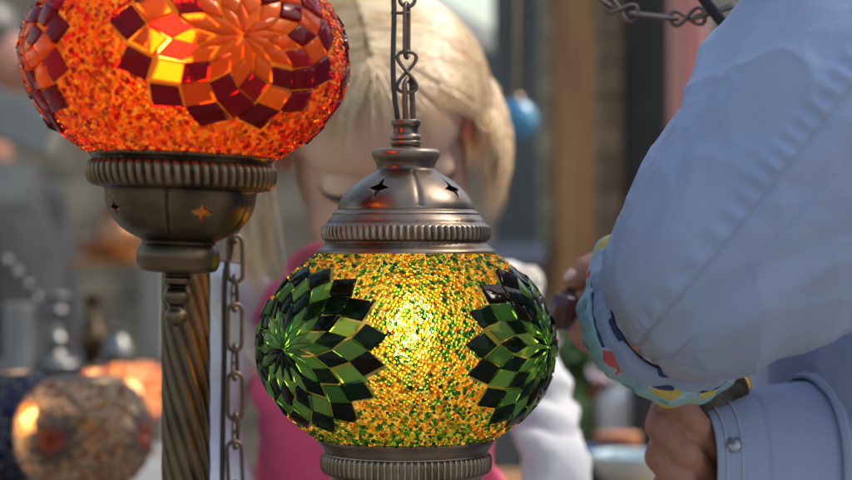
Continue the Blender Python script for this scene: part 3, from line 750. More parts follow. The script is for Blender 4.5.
# ================================================================== GREEN HANGING LAMP (in focus)
YG = 1.05
def G(s=1): return KW * YG / 852
k = G()
gc = P(406, 346, YG)
gl = empty('hanging_mosaic_lamp', tuple(gc), 'green and amber mosaic globe lamp hanging on an iron chain', 'lamp')
def zy(py): return (346 - py) * k
LG = [(.24, .62, .16), (.18, .50, .13), (.34, .70, .20), (.26, .52, .20), (.12, .38, .10)]; DG = [(.006, .024, .012), (.004, .012, .009), (.01, .035, .015), (.008, .02, .012), (.02, .012, .008)]
ring_g = [LG, DG + LG[:2], LG, DG, LG + LG + DG[:1], DG]
ring_g = [ring_g[0], ring_g[1], ring_g[2], ring_g[4], ring_g[5]]; ring_g[2] = DG; ring_g[1] = LG + DG[:1]; ring_g[0] = LG[:2] + DG[:2] + LG[4:]
pal_g = [(2.0, (.97, .74, .13)), (3.4, (.92, .57, .04)), (1.2, (.74, .36, .015)), (.3, (.95, .85, .45)), (2.2, (.06, .36, .05)), (1.0, (.02, .16, .04)), (.8, (.34, .48, .05))]
mosaic(gl, 147 * k, 113 * k, 0, 93 * k, [(-50, 1), (67, 1), (188, 0)], ring_g, pal_g, M['shell_g'], edge_bias=.34, seed=3, n=16,
       Rk=[R(x) for x in (0, 8.0, 15.5, 23, 30.2, 37.3, 44.5)])
cap_prof = [(9, 121), (14, 120), (15, 121.5), (15, 124), (13, 127), (12.6, 130), (13.2, 134), (15, 136), (15.4, 139), (14, 140.2), (15.4, 141.5), (15.4, 144), (14, 147), (16, 149),
            (28, 149), (32, 150), (34, 152.5), (34, 156), (32.5, 159), (30, 163), (29, 167), (30.5, 170.5), (36, 174), (44, 179), (52, 185), (58.5, 191), (63.5, 197), (67, 203),
            (68.5, 207.5), (68.8, 209.5), (69.6, 210.5), (73, 213), (73.4, 215), (74.4, 216), (77.5, 219.5), (79.5, 223), (81.6, 225), (83.4, 227), (84, 231), (84, 235), (83, 239), (81, 241), (80.6, 242.5), (81.6, 244), (84, 246.5), (88, 249.5), (89.5, 251.5), (89.5, 253), (87.5, 253.5)]
inner = [(84, 251), (12, 250.5), (10, 246), (78, 243), (66, 208), (48, 188), (26, 172), (8, 165), (8, 124)]  # closing plate over the globe is added to block bulb light from the cap
def rib_fn(z0, z1, cnt, amp, slant=0, k_=k):
    def f(th, rr, z):
        if z1 < z < z0:
            e = math.sin(math.pi * (z - z1) / (z0 - z1)) ** .5
            ph = th * cnt + slant * (z - z1) / (z0 - z1)
            rr = rr + amp * e * (np.abs(np.sin(ph / 2)) * 2 - 1.2)
        return rr
    return f
rf = rib_fn(zy(226), zy(241), 76, 1.5 * k, slant=1.0)
def capf(th, rr, z):
    rr = rf(th, rr, z)
    if zy(207) < z < zy(172): rr = rr - 1.3 * k * np.exp(-((np.mod(th + math.pi / 2 - R(12) + R(45), R(90)) - R(45)) / R(3.2)) ** 2)
    return rr
prof = [(r * k, zy(y)) for r, y in cap_prof]
outer = cr(prof, 4); full = np.vstack([outer, np.array([(r * k, zy(y)) for r, y in inner])])
cap_o = obj('top_cap', lathe(full, 456, rib=capf, closed=True), M['bronze'], gl)
bpy.context.view_layer.update()
star_cut(cap_o, [(-28, zy(189), 1), (54, zy(190), 1), (142, zy(189), 1), (232, zy(189), 1)], 56 * k, 11.5 * k)
bprof = [(84, 434), (88, 436), (88.5, 438), (88, 441), (85, 446), (83, 450), (82, 452), (83.5, 454), (84.5, 458), (84.5, 466), (83.5, 470), (81.5, 472), (78, 474), (76, 477), (75, 482), (70, 492), (58, 506), (42, 518), (26, 526), (22, 532), (26, 538), (24, 546), (12, 550), (8, 556), (12, 562), (9, 572), (3, 580), (.1, 582)]
rf2 = rib_fn(zy(452.5), zy(472), 80, 1.7 * k)
obj('bottom_collar', lathe(cr([(r * k, zy(y)) for r, y in bprof], 4), 480, rib=lambda th, rr, z: rf2(th, rr, z)), M['bronze'], gl, fix=False)
obj('bulb', ell((.002, -.004, .008), (.012, .012, .016), seg=32, rings=20), emit_mat('bulb_warm', (1, .78, .44), 42), gl)
obj('bulb_holder', lathe([(.014, .028), (.015, .04), (.012, .08), (.006, .1)], 24), M['brass'], gl)
# hook ring in the neck, chain and flex
hk = link_oval(.0265, .0085, .00155, 10)
o = obj('hook_ring', hk, M['chain'], gl); o.matrix_local = Matrix.Translation((0.0015, 0, zy(104))) @ Matrix.Rotation(R(62), 4, 'Z') @ Matrix.Rotation(R(-4), 4, 'Y')
o = obj('chain_link', link_eight(.0225, .0105, .00105, 8), M['chain'], gl); o.matrix_local = Matrix.Translation((0.0005, 0, zy(72))) @ Matrix.Rotation(R(8), 4, 'Z')
chain_down(gl, (0.0006, 0, zy(3 - 0)), zy(45), .030, .0085, .00115, 'oval', R(72))
chain_down(gl, (0.0004, 0, zy(-228)), zy(-6), .027, .0085, .0011, 'eight', R(10), le=.8)
obj('flex', tube([(-.0045, .001, zy(124)), (-.005, -.001, zy(112)), (-.0062, -.0015, zy(98)), (-.0070, -.002, zy(70)), (-.0068, -.0015, zy(40)), (-.0065, -.0015, zy(12)), (-.007, -.001, zy(-40)), (-.006, 0, zy(-220))], .00145, 8, n=6), M['black_wire'], gl)
obj('cable_tie', tube([(-.009 * math.cos(t) * .55 - .003, .0028 * math.sin(t), zy(13)) for t in np.linspace(0, 2 * math.pi, 16, endpoint=False)], .0006, 6, closed=True), M['chain'], gl)

# ================================================================== RED GLOBE LAMP
YR = .955; kr = KW * YR / 852
rc = P(186, 58, YR)
rl = empty('red_mosaic_lamp', tuple(rc), 'red and orange mosaic globe lamp above a dark brass cup', 'lamp', rot=(0, R(2.2), 0))
def zr(py): return (58 - py) * kr
ring_r = [[(.92, .22, .02), (.95, .28, .03)], [(.19, .008, .030), (.28, .012, .042), (.14, .007, .025)], [(.90, .20, .015), (.95, .26, .02)],
          [(.20, .008, .030), (.30, .014, .045), (.15, .008, .028)], ]
OR = ring_r[0]; MR = ring_r[3]; ring_r = [OR, MR, OR + OR + MR[:1], OR + MR[:1], MR]
ring_r[2] = MR + OR[:1]; ring_r[1] = OR
pal_r = [(2.0, (.85, .04, .012)), (.6, (.55, .012, .02)), (3.0, (.96, .27, .012)), (3.0, (.99, .52, .03)), (.7, (1, .74, .18)), (.4, (.75, .15, .16))]
mosaic(rl, 160 * kr, 118 * kr, 0, 98 * kr, [(26, 5), (-79, 1), (124, 0), (202, 2)], ring_r, pal_r, M['shell_r'], bead_r=.00138, pitch=.00240, seed=5, n=13,
       Rk=[R(x) for x in (0, 8.5, 16.2, 23.8, 31, 38, 45)])
cupp = [(84, 151), (89, 152), (92, 154), (92.5, 157), (90, 160), (89, 162), (91, 164), (93.5, 168), (94, 174), (93, 181), (90, 186), (84, 189), (77, 190), (75.5, 193), (75, 198), (74, 205), (71, 213),
        (66, 221), (59, 229), (50, 235), (41, 239), (37, 241), (36.5, 244), (39, 248), (41.5, 254), (41.5, 260), (40, 267), (36, 271), (24, 273), (15, 273.5), (13.5, 276), (14.5, 279), (14, 283), (10, 286), (9.5, 288), (13, 292), (14, 297), (11, 303), (7.5, 306), (8, 309), (11, 313), (11.5, 318), (8.5, 323), (4, 326), (.1, 327)]
inn = [(2, 300), (8, 270), (30, 246), (60, 222), (70, 200), (80, 160)]
rr1 = rib_fn(zr(162), zr(189), 62, 2.0 * kr, slant=2.4)
def cupf(th, rr, z):
    rr = rr1(th, rr, z)
    if zr(236) < z < zr(192): rr = rr - 1.6 * kr * np.exp(-((np.mod(th + math.pi / 2 - R(-3) + R(36), R(72)) - R(36)) / R(2.2)) ** 2)
    return rr
full = np.vstack([cr([(r * kr, zr(y)) for r, y in cupp], 4), np.array([(r * kr, zr(y)) for r, y in inn])])
cup = obj('brass_cup', lathe(full, 400, rib=cupf, closed=True), M['brass'], rl)
bpy.context.view_layer.update()
star_cut(cup, [(-54, zr(210), .95), (25, zr(212), 1.05), (100, zr(211), 1), (190, zr(211), 1)], 66 * kr, 10.5 * kr)
# give the star cutters' inside a lit liner: the glow of the glass neck inside the cup
obj('glass_neck', lathe([(60 * kr, zr(160)), (58 * kr, zr(185)), (54 * kr, zr(215)), (40 * kr, zr(232)), (.0005, zr(236))], 64), shell_mat('neck_glass', (.8, .30, .10)), rl, fix=False)
obj('bulb', ell((-.003, -.014, .004), (.0078, .0078, .011), seg=32, rings=20), emit_mat('bulb_red_lamp', (1, .70, .36), 78), rl)
obj('bulb_holder', lathe([(.013, -.020), (.014, -.03), (.012, -.07)], 24), M['brass'], rl)
tp = [(86, -40), (88, -42), (84, -50), (60, -66), (36, -82), (26, -92), (22, -104), (10, -108), (.1, -108)]
obj('top_cap', lathe(cr([(r * kr, zr(y)) for r, y in tp], 4), 96), M['brass'], rl, fix=False)
chain_down(rl, (0, 0, 1.362 - rc.z), zr(-118), .027, .0085, .0011, 'oval', R(20))

# twisted pole behind it
YP = 1.10; kp = KW * YP / 852
pp = P(186, 240, YP)
pole = empty('twisted_brass_pole', (pp.x, YP, 0), 'spirally twisted dark brass pole under the red lamp', 'pole')
V = []; F = []; nz, ns_ = 520, 216
zs = np.linspace(.03, 1.62, nz); th = np.linspace(0, 2 * math.pi, ns_, endpoint=False)
for z in zs:
    ph = 12 * (th + z * 26.0)
    rr = 24.5 * kp * (1 - .16 * np.abs(np.cos(ph / 2)) ** 2.2) - 1.2 * kp * np.exp(-((np.mod(ph, 2 * math.pi) - math.pi) / .5) ** 2) * 0
    rr = 24.5 * kp * (.88 + .12 * np.abs(np.sin(ph / 2)) ** .8)
    V.append(np.stack([rr * np.cos(th), rr * np.sin(th), np.full(ns_, z)], 1))
V = np.concatenate(V)
jj, ss = np.meshgrid(np.arange(nz - 1), np.arange(ns_), indexing='ij'); s2 = (ss + 1) % ns_
F = np.stack([jj * ns_ + ss, jj * ns_ + s2, (jj + 1) * ns_ + s2, (jj + 1) * ns_ + ss], -1).reshape(-1, 4)
obj('shaft', (V, F), M['pole_brass'], pole, fix=False)
obj('foot', lathe([(.001, 0), (.12, 0), (.125, .008), (.11, .016), (.05, .026), (.03, .05), (.018, .06)], 64, smooth_n=4), M['pole_brass'], pole)
obj('knob', lathe([(.016, 1.61), (.026, 1.625), (.026, 1.65), (.012, 1.67), (.001, 1.675)], 48, smooth_n=4), M['pole_brass'], pole)

# chain with flex at the left, hanging behind the cup
YC = 1.13; kc = KW * YC / 852
cp = P(235, 150, YC)
ch = empty('iron_chain', tuple(cp), 'long iron chain with a black flex hanging right of the twisted pole', 'chain')
chain_down(ch, (0, 0, 1.362 - cp.z), (150 - 500) * kc, .0275, .0085, .00125, 'eight', R(14), le=.76)
obj('flex', tube([(-.006, .002, 1.362 - cp.z), (-.0045, .001, -.02), (-.002, 0, -.055), (-.006, 0, -.075), (-.0065, .001, -.12), (-.0075, .001, -.18), (-.0068, 0, -.26), (-.003, -.001, -.29)], .0017, 8, n=8), M['black_wire'], ch)
obj('cable_tie', tube([(-.004 + .0065 * math.cos(t), .003 * math.sin(t), -.0655 - .0008 * math.cos(t)) for t in np.linspace(0, 2 * math.pi, 16, endpoint=False)], .0007, 6, closed=True), M['chain'], ch)

# rack above the frame that the chains hang from
rk = empty('hanging_rack', (-.1, 1.05, 1.362), 'black iron rack of parallel bars holding the hanging chains', 'rack')
for yy in (-.095, 0, .08): obj('bar', tube([(-.75, yy, 0), (.24, yy, 0)], .005, 10), M['darkpanel'], rk)
for xx in (-.74, -.3, .2): obj('crossbar', tube([(xx, -.12, .009), (xx, .12, .009)], .004, 10), M['darkpanel'], rk)
for xx in (-.74, .2): obj('stay', tube([(xx, .1, .01), (xx - .02 * (xx > 0), 1.2, .5)], .004, 10), M['darkpanel'], rk)

# ================================================================== GIRL
YH = 1.415; kh = KW * 1.36 / 852
HC = P(374, 126, YH)            # head centre
gx, gy = P(384, 126, YH).x, YH
girl = empty('person', (gx, gy + .03, 0), 'little blond girl in a pink vest looking down behind the green lamp', 'person')
Hm = Matrix.Translation(HC - Vector((gx, gy + .03, 0))) @ Euler((R(33), R(-10), R(5)), 'XYZ').to_matrix().to_4x4() @ Matrix.Diagonal((1.06, 1.02, .97, 1))
def hd(c, r, rot=None): return xform(ell(c, r, rot, 24, 16), Hm)
def hc(a, b, r1, r2): return xform(caps(a, b, r1, r2), Hm)
head = [hd((0, .012, .020), (.070, .082, .066)), hd((0, -.022, -.022), (.060, .060, .070)), hd((0, -.042, -.076), (.032, .032, .026)), hd((0, -.03, .03), (.060, .058, .052)),
        hd((.028, -.048, -.042), (.029, .024, .032)), hd((-.028, -.048, -.042), (.029, .024, .032)),
        hc((0, -.080, -.002), (0, -.089, -.026), .0055, .0085), hd((0, -.0915, -.030), (.0095, .009, .008)), hd((.008, -.084, -.032), (.006, .007, .005)), hd((-.008, -.084, -.032), (.006, .007, .005)),
        hd((.029, -.064, -.004), (.0175, .0145, .0125)), hd((-.029, -.064, -.004), (.0175, .0145, .0125)),
        hd((0, -.079, -.051), (.017, .009, .0055)), hd((0, -.078, -.060), (.014, .009, .006)),
        hd((.064, .014, -.012), (.007, .015, .024), (0, 0, .3)), hd((-.064, .014, -.012), (.007, .015, .024), (0, 0, -.3))]
hz = HC.z
loc = lambda x, y, z: (x, y - .03, z)      # torso points relative to the empty
neck = limb([(0, .0, hz - .06), (0, .035, hz - .15)], [.042, .045])
sho = hz - .150
def P2(px, py, Y): p = P(px, py, Y); return (p.x - gx, p.y - gy - .03, p.z)
armL = [P2(234, 308, 1.48), P2(206, 410, 1.46), P2(222, 540, 1.34)]
armR = [P2(500, 308, 1.47), P2(544, 410, 1.44), P2(566, 540, 1.32)]
hands = []
def child_hand(w_, d):
    w_ = Vector(w_); d = Vector(d).normalized(); s = d.cross(Vector((0, 0, 1))).normalized()
    out = [caps(w_, w_ + d * .045, .018, .021)]
    for i, L in enumerate((.032, .038, .036, .028)):
        b = w_ + d * .055 + s * (-.015 + .010 * i); m_ = b + d * L * .6; t_ = m_ + d * L * .4 + Vector((0, 0, -.010))
        out += limb([b, m_, t_], [.0062, .0056, .0046])
    b = w_ + d * .018 + s * -.018; out += limb([b, b + d * .02 + s * -.014, b + d * .036 + s * -.014], [.008, .0065, .0052])
    return out
body = head + neck + [ell((0, .03, sho - .06), (.082, .070, .10)), ell((0, .03, sho - .22), (.082, .072, .15)), ell((0, .03, sho - .38), (.095, .08, .10)),
        *limb([(-.085, .03, sho - .02), (.078, .03, sho - .02)], [.032, .032]), *limb(armL, [.022, .017, .014]), *limb(armR, [.022, .017, .014]),
        *child_hand(armL[2], (.2, -1, .1)), *child_hand(armR[2], (-.2, -1, .1)),
        *limb([(-.055, .03, sho - .40), (-.06, .02, .38), (-.06, .03, .06)], [.066, .045, .032]), *limb([(.055, .03, sho - .40), (.06, .02, .38), (.06, .03, .06)], [.066, .045, .032]),
        ell((-.06, -.02, .035), (.03, .07, .03)), ell((.06, -.02, .035), (.03, .07, .03))]
gb = obj('body', fuse(body, .0030, 9), M['skin'], girl)
# face details
from mathutils.bvhtree import BVHTree
_bm = bmesh.new(); _bm.from_mesh(gb.data); BV = BVHTree.FromBMesh(_bm); _bm.free()
def on_face(x, z, lift):
    o_ = Hm @ Vector((x, -.2, z)); d_ = (Hm.to_3x3() @ Vector((0, 1, 0)))
    h = BV.ray_cast(o_, d_)
    return (h[0] - d_ * lift) if h[0] is not None else Hm @ Vector((x, -.08, z))
for s in (-1, 1):
    n_ = []
    for t in np.linspace(-1, 1, 13): n_.append(on_face(s * .029 + .0165 * t, -.0095 + .0040 * t * t, .0006))
    obj('eyelash', tube(n_, [.0014 + .0024 * (1 - t * t) for t in np.linspace(-1, 1, 13)], 6), M['lash'], girl)
    n_ = [on_face(s * .030 + .017 * t, .0125 - .004 * t * t, -.0009) for t in np.linspace(-1, 1, 11)]
    obj('eyebrow', tube(n_, [.0006 + .0012 * (1 - t * t) for t in np.linspace(-1, 1, 11)], 6), M['brow'], girl)
obj('lips', fuse([hd((0, -.0835, -.0525), (.0155, .006, .0038)), hd((0, -.083, -.059), (.0125, .0065, .0042))], .0016, 3), M['lip'], girl)
# hair: cap and strands
capm = fuse([hd((0, .032, .028), (.0745, .072, .0670)), hd((0, .052, -.01), (.072, .055, .066))], .004, 6)
ho = obj('hair', capm, M['hair'], girl)
def strand_set(n, seed):
    g = np.random.default_rng(seed); V = []; F = []; k0 = 0
    Hn = np.array(Hm); Rm = Hn[:3, :3]; To = Hn[:3, 3]
    for i in range(n):
        cl = np.random.default_rng(seed * 1000 + int(g.integers(260)))   # clumps
        sg = 1 if cl.uniform() < .5 else -1
        ln = cl.uniform(0, 1)
        wisp = g.uniform() < .034
        # every hair leaves the parting on the midline and is swept to its side
        par = cl.uniform(-.74, 1.45) + g.normal(0, .04)          # where on the midline: negative is towards the forehead
        pe = cl.uniform(1.0, 1.42) if par < -.35 else (1.15 + (par + .35) / 1.8 * 1.75)
        if cl.uniform() < .3: pe = cl.uniform(1.12, 1.95)
        pe = min(pe + g.normal(0, .06), 3.1)
        scal = np.array([.0755, .0865, .0705]) * g.uniform(1.0, 1.06); cc = np.array([0, .012, .022])
        d0 = np.array([.03 * sg + g.normal(0, .015), math.sin(par), math.cos(par)]); d0 /= np.linalg.norm(d0)
        d1 = np.array([sg * math.sin(pe), -math.cos(pe), -.06])
        if wisp:
            d0 = np.array([.02 * sg, math.sin(-.6), math.cos(-.6)]); aw_ = cl.uniform(-1.0, 1.0) + g.normal(0, .05)
            d1 = np.array([math.sin(aw_), -math.cos(aw_), cl.uniform(.22, .62) - .25 * abs(aw_) + g.normal(0, .06)])
        d1 /= np.linalg.norm(d1); om = math.acos(np.clip(d0 @ d1, -1, 1))
        sag = cl.uniform(.02, .22) if par < 0 else cl.uniform(-.05, .1)
        pts = []
        nseg = 12
        for t in np.linspace(0, 1, nseg):
            d = (math.sin((1 - t) * om) * d0 + math.sin(t * om) * d1) / math.sin(om)
            d = d + np.array([0, 0, sag * math.sin(math.pi * t)]) ; d /= np.linalg.norm(d)
            if d[1] < 0: d = d * np.array([1 - .0 * d[1], 1 + .20 * min(1, -d[1] * 1.6) * (1 - .35 * abs(d[0])), 1 + .05 * -d[1]])
            pts.append(Rm @ (cc + scal * d * (1 + .015 * math.sin(t * 3) + .06 * t * t)) + To)
        if not wisp:
            L = (.034 if sg > 0 else .062) + .045 * ln + g.normal(0, .007)
            last = pts[-1]; ctr = To + Rm @ cc
            out = (last - ctr); out[2] = 0; out /= np.linalg.norm(out) + 1e-9
            ph2 = cl.uniform(0, 6.28)
            vel = (pts[-1] - pts[-2]); vel /= np.linalg.norm(vel)
            stepL = L / 9; p = last.copy()
            for q in range(1, 10):
                t = q / 9
                vel = vel * .72 + np.array([0, 0, -1.]) * .28; vel /= np.linalg.norm(vel)
                p = p + stepL * vel + out * (.0026 * math.sin(t * 3.6 + .3) - .0020 * t) + np.array([.0014 * math.sin(ph2 + t * 5), .0010 * math.cos(ph2 + t * 4), 0])
                pts.append(p.copy())
        if sg < 0 and not wisp: pts = [p_ + np.array([-.006 * min(1, i_ / 12), 0, 0]) for i_, p_ in enumerate(pts)]
        pts = np.array(pts); pts += g.normal(0, .00035, pts.shape)
        m_ = len(pts); r0 = g.uniform(.00035, .0009)
        T = np.gradient(pts, axis=0); T /= np.linalg.norm(T, axis=1)[:, None] + 1e-9
        e = np.cross(T, np.array([.31, .9, .2])); e /= np.linalg.norm(e, axis=1)[:, None] + 1e-9; f = np.cross(T, e)
        rr = r0 * (1 - np.linspace(0, 1, m_) ** 2.5 * .85)
        for a_ in (0, 2.094, 4.189): V.append(pts + rr[:, None] * (math.cos(a_) * e + math.sin(a_) * f))
        idx = np.arange(m_ - 1)
        for a_ in range(3):
            b_ = (a_ + 1) % 3
            F.append(np.stack([k0 + a_ * m_ + idx, k0 + b_ * m_ + idx, k0 + b_ * m_ + idx + 1, k0 + a_ * m_ + idx + 1], 1))
        k0 += 3 * m_
    return np.concatenate(V), np.concatenate(F)
obj('hair_strands', strand_set(7500, 11), M['hair'], girl, fix=False)
# clothes
vest = [ell((-.006, .03, sho - .05), (.096, .088, .085)), ell((-.006, .028, sho - .22), (.102, .092, .17)), ell((-.03, .024, sho - .18), (.082, .080, .15)), ell((.022, .024, sho - .20), (.082, .080, .15)), ell((0, .03, sho - .36), (.105, .095, .10)), *limb([(-.074, .03, sho - .004), (.052, .03, sho - .008)], [.040, .042])]
me = fuse(vest, .005, 8); displace(me, lambda c: .0040 * wob(c, 32) + .0060 * np.abs(np.sin(c[:, 2] * 62 + 1.6 * wob(c, 12))) ** .6 - .004 + .0010 * wob(c, 140))
obj('vest', me, M['pink'], girl)
slv = [*limb([armL[0], armL[1], Vector(armL[2]) + Vector((0, .012, .006))], [.050, .043, .031]), *limb([armR[0], armR[1], Vector(armR[2]) + Vector((0, .012, .006))], [.050, .045, .031])]
for nm, A in (('sleeve', armL), ('sleeve', armR)):
    me = fuse(limb([A[0], A[1], Vector(A[2]) + Vector((0, .012, .006))], [.034, .027, .024]), .004, 5)
    displace(me, lambda c: .0032 * wob(c, 38) + .0052 * (np.abs(np.sin(c[:, 2] * 85 + c[:, 0] * 30 + 3.0 * wob(c, 14))) - .6) + .0012 * wob(c, 150))
    obj(nm, me, M['white'], girl)
# fleece trim round both armholes and collar
def arm_ring(A, s):
    c = Vector(A[0]) + Vector((0, 0, -.012)); ax = (Vector(A[1]) - Vector(A[0])).normalized(); ax = (ax + Vector((-s * -.9, 0, .0))).normalized()
    u = ax.cross(Vector((0, 1, 0))).normalized(); v = ax.cross(u)
    return tube([c + (u * math.cos(t) * .042 + v * math.sin(t) * .046) for t in np.linspace(0, 2 * math.pi, 40, endpoint=False)], .010, 12, closed=True)
for A, s in ((armL, -1), (armR, 1)):
    me = mesh_data('trim', *arm_ring(A, s)); displace(me, lambda c: .003 * wob(c, 160)); obj('fleece_trim', me, M['sherpa'], girl)
cl_ = tube([(.060 * math.cos(t), .02 + .056 * math.sin(t) - .010, sho + .040 + .014 * math.sin(t)) for t in np.linspace(0, 2 * math.pi, 48, endpoint=False)], .017, 12, closed=True)
me = mesh_data('collar', *cl_); displace(me, lambda c: .003 * wob(c, 90)); obj('collar', me, M['pink'], girl)
zpp = [(0, .03 - .092 - .002 - .002 * math.cos(t * 3), sho - .02 - .42 * t) for t in np.linspace(0, 1, 20)]
tr = [*limb([(-.055, .03, sho - .40), (-.06, .02, .38), (-.06, .03, .07)], [.085, .062, .052]), *limb([(.055, .03, sho - .40), (.06, .02, .38), (.06, .03, .07)], [.085, .062, .052])]
obj('trousers', fuse(tr, .007, 5), M['denim'], girl)
for s in (-1, 1): obj('shoe', fuse([ell((s * .06, -.02, .036), (.037, .08, .036))], .006, 2), M['shoe'], girl)

# ================================================================== ADULT IN THE BLUE SHIRT
def frames(path):
    """parallel transport, first side vector faces the camera"""
    T = np.gradient(path, axis=0); T /= np.linalg.norm(T, axis=1)[:, None]
    e = np.array([0, -1., 0]); E1 = []; E2 = []
    for i in range(len(path)):
        e = e - T[i] * e.dot(T[i]); e /= np.linalg.norm(e); E1.append(e.copy()); E2.append(np.cross(T[i], e))
    return T, np.array(E1), np.array(E2)
AO = Vector((.42, 1.22, 0))
adult = empty('person', tuple(AO), 'adult in a pale blue shirt with a rolled printed cuff, pinching a brown bead', 'person')
def A(px, py, Y): return np.array(P(px, py, Y) - AO)
def An(x, y, z): return np.array((x - AO.x, y - AO.y, z))

def sleeve_loft(ctrl, rad, n_sub, nv, disp, solid=.0012):
    cr_ = cr(np.hstack([np.array(ctrl), np.array(rad)]), n_sub)
    path, ra = cr_[:, :3], cr_[:, 3:5]
    T, E1, E2 = frames(path)
    s = np.concatenate([[0], np.cumsum(np.linalg.norm(np.diff(path, axis=0), axis=1))])
    v = np.linspace(0, 2 * math.pi, nv, endpoint=False)
    vv, ss = np.meshgrid(v, s)
    dd = disp(ss, vv, s[-1])
    rx = ra[:, 0:1] + dd; ry = ra[:, 1:2] + dd
    pos = path[:, None, :] + (rx * np.cos(vv))[..., None] * E1[:, None, :] + (ry * np.sin(vv))[..., None] * E2[:, None, :]
    m_ = len(path); jj, kk = np.meshgrid(np.arange(m_ - 1), np.arange(nv), indexing='ij'); k2 = (kk + 1) % nv
    F = np.stack([jj * nv + kk, jj * nv + k2, (jj + 1) * nv + k2, (jj + 1) * nv + kk], -1).reshape(-1, 4)
    return pos, F, (path, T, E1, E2, s, ra)

def wd(a):      # wrapped angle
    return (a + math.pi) % (2 * math.pi) - math.pi
SEAM = .25
def disp_near(s, v, L):
    """folds of the near sleeve; s from the shoulder down to the cuff, v = 0 faces the camera"""
    e = L - s                               # distance from the cuff
    d = .0016 * np.sin(s * 60 + 2.2 * np.sin(v * 2 + 1)) * np.sin(v * 1.5 + .5) + .0022 * np.sin(v * 3 + s * 22)
    d += .0009 * np.sin(v * 9 + s * 60 + 3 * np.sin(s * 31))
    for a0, sl, e0, el_, am, wd_ in ((1.35, -9, .20, .06, .0042, .16), (.75, -7, .30, .07, .0032, .20), (-.55, 6, .16, .045, .0030, .18), (-.95, 8, .22, .05, .0040, .22), (1.7, 10, .14, .035, .0045, .2), (.62, 9, .075, .028, .0022, .14), (-.25, -9, .09, .03, .0022, .14)):
        q = wd(v - a0 - sl * (e - e0)); d += am * (np.exp(-(q / wd_) ** 2) - .6 * np.exp(-((q - wd_ * 1.5) / (wd_ * .8)) ** 2)) * np.exp(-((e - e0) / el_) ** 2)
    X = np.stack([(s * 1.0 + v * .022).ravel(), (v * .058 - s * .35).ravel(), (s * .3).ravel()], 1)
    cr1 = (1 - np.abs(wob(X, 30)) * 1.6).reshape(s.shape); cr2 = (1 - np.abs(wob(X[:, [1, 0, 2]] + .7, 52)) * 1.6).reshape(s.shape)
    d += .0022 * np.clip(cr1, 0, 1) ** 3 + .0009 * np.clip(cr2, 0, 1) ** 3 - .0008
    # long drape ridge across the upper arm
    q = wd(v - (1.05 - 6.0 * (s - L + .22))); d += .0050 * (np.exp(-(q / .20) ** 2) - .8 * np.exp(-((q + .30) / .16) ** 2)) * np.exp(-((e - .24) / .09) ** 2)
    d -= .0105 * np.exp(-(wd(v - 1.55) / .62) ** 2) * np.exp(-((e - .098) / .048) ** 2)
    q = wd(v - (2.1 + 9 * (e - .1))); d += .005 * np.exp(-(q / .35) ** 2) * np.exp(-((e - .10) / .035) ** 2)
    # bunching at the bend on the underside
    for k_, (a0, e0, am, wv_) in enumerate(((-1.25, .115, .007, .35), (-1.5, .075, .006, .3), (-.9, .15, .004, .3), (-1.0, .055, -.004, .3), (2.4, .05, .004, .5))):
        q = wd(v - a0 - 5 * (e - e0) * (-1) ** k_); d += am * np.exp(-(q / wv_) ** 2) * np.exp(-((e - e0) / .022) ** 2)
    # seam groove with stitched pucker beside it
    q = wd(v - SEAM); ar = q * .062
    d -= .0013 * np.exp(-(ar / .0011) ** 2); d += .0009 * np.exp(-((ar - .0035) / .0030) ** 2)
    d += .0011 * np.sin(s * 2 * math.pi / .0072 + .8 * np.sin(s * 90)) * np.exp(-((ar - .006) / .0042) ** 2) * np.clip(e / .1, 0, 1)
    d += .0004 * np.sin(s * 2 * math.pi / .013 + 2) * np.exp(-((ar + .005) / .005) ** 2)
    # pucker into the cuff
    d += (.0012 * np.sin(v * 11 + 2 * np.sin(v * 3)) + .0008 * np.sin(v * 23)) * np.exp(-(e / .018) ** 2)
    return d
ctrl = [An(.40, 1.10, 1.36), A(1010, -95, 1.02), A(925, 20, .975), A(835, 128, .965), A(745, 238, .975), A(709, 276, 1.008), A(684, 299, 1.05)]
rad = [(.078, .088), (.084, .086), (.080, .082), (.073, .076), (.062, .0675), (.054, .056), (.043, .042)]
pos, F, fr_near = sleeve_loft(ctrl, rad, 60, 420, disp_near)
me = mesh_data('sleeve', pos.reshape(-1, 3), F)
L_ = fr_near[4][-1]
att = me.attributes.new('lining', 'FLOAT', 'POINT'); ee = np.repeat(L_ - fr_near[4], 420); att.data.foreach_set('value', np.clip(1 - ee / .085, 0, 1).astype(np.float32))
so = obj('sleeve', me, M['shirt'], adult); md = so.modifiers.new('s', 'SOLIDIFY'); md.thickness = .0012; md.offset = -1

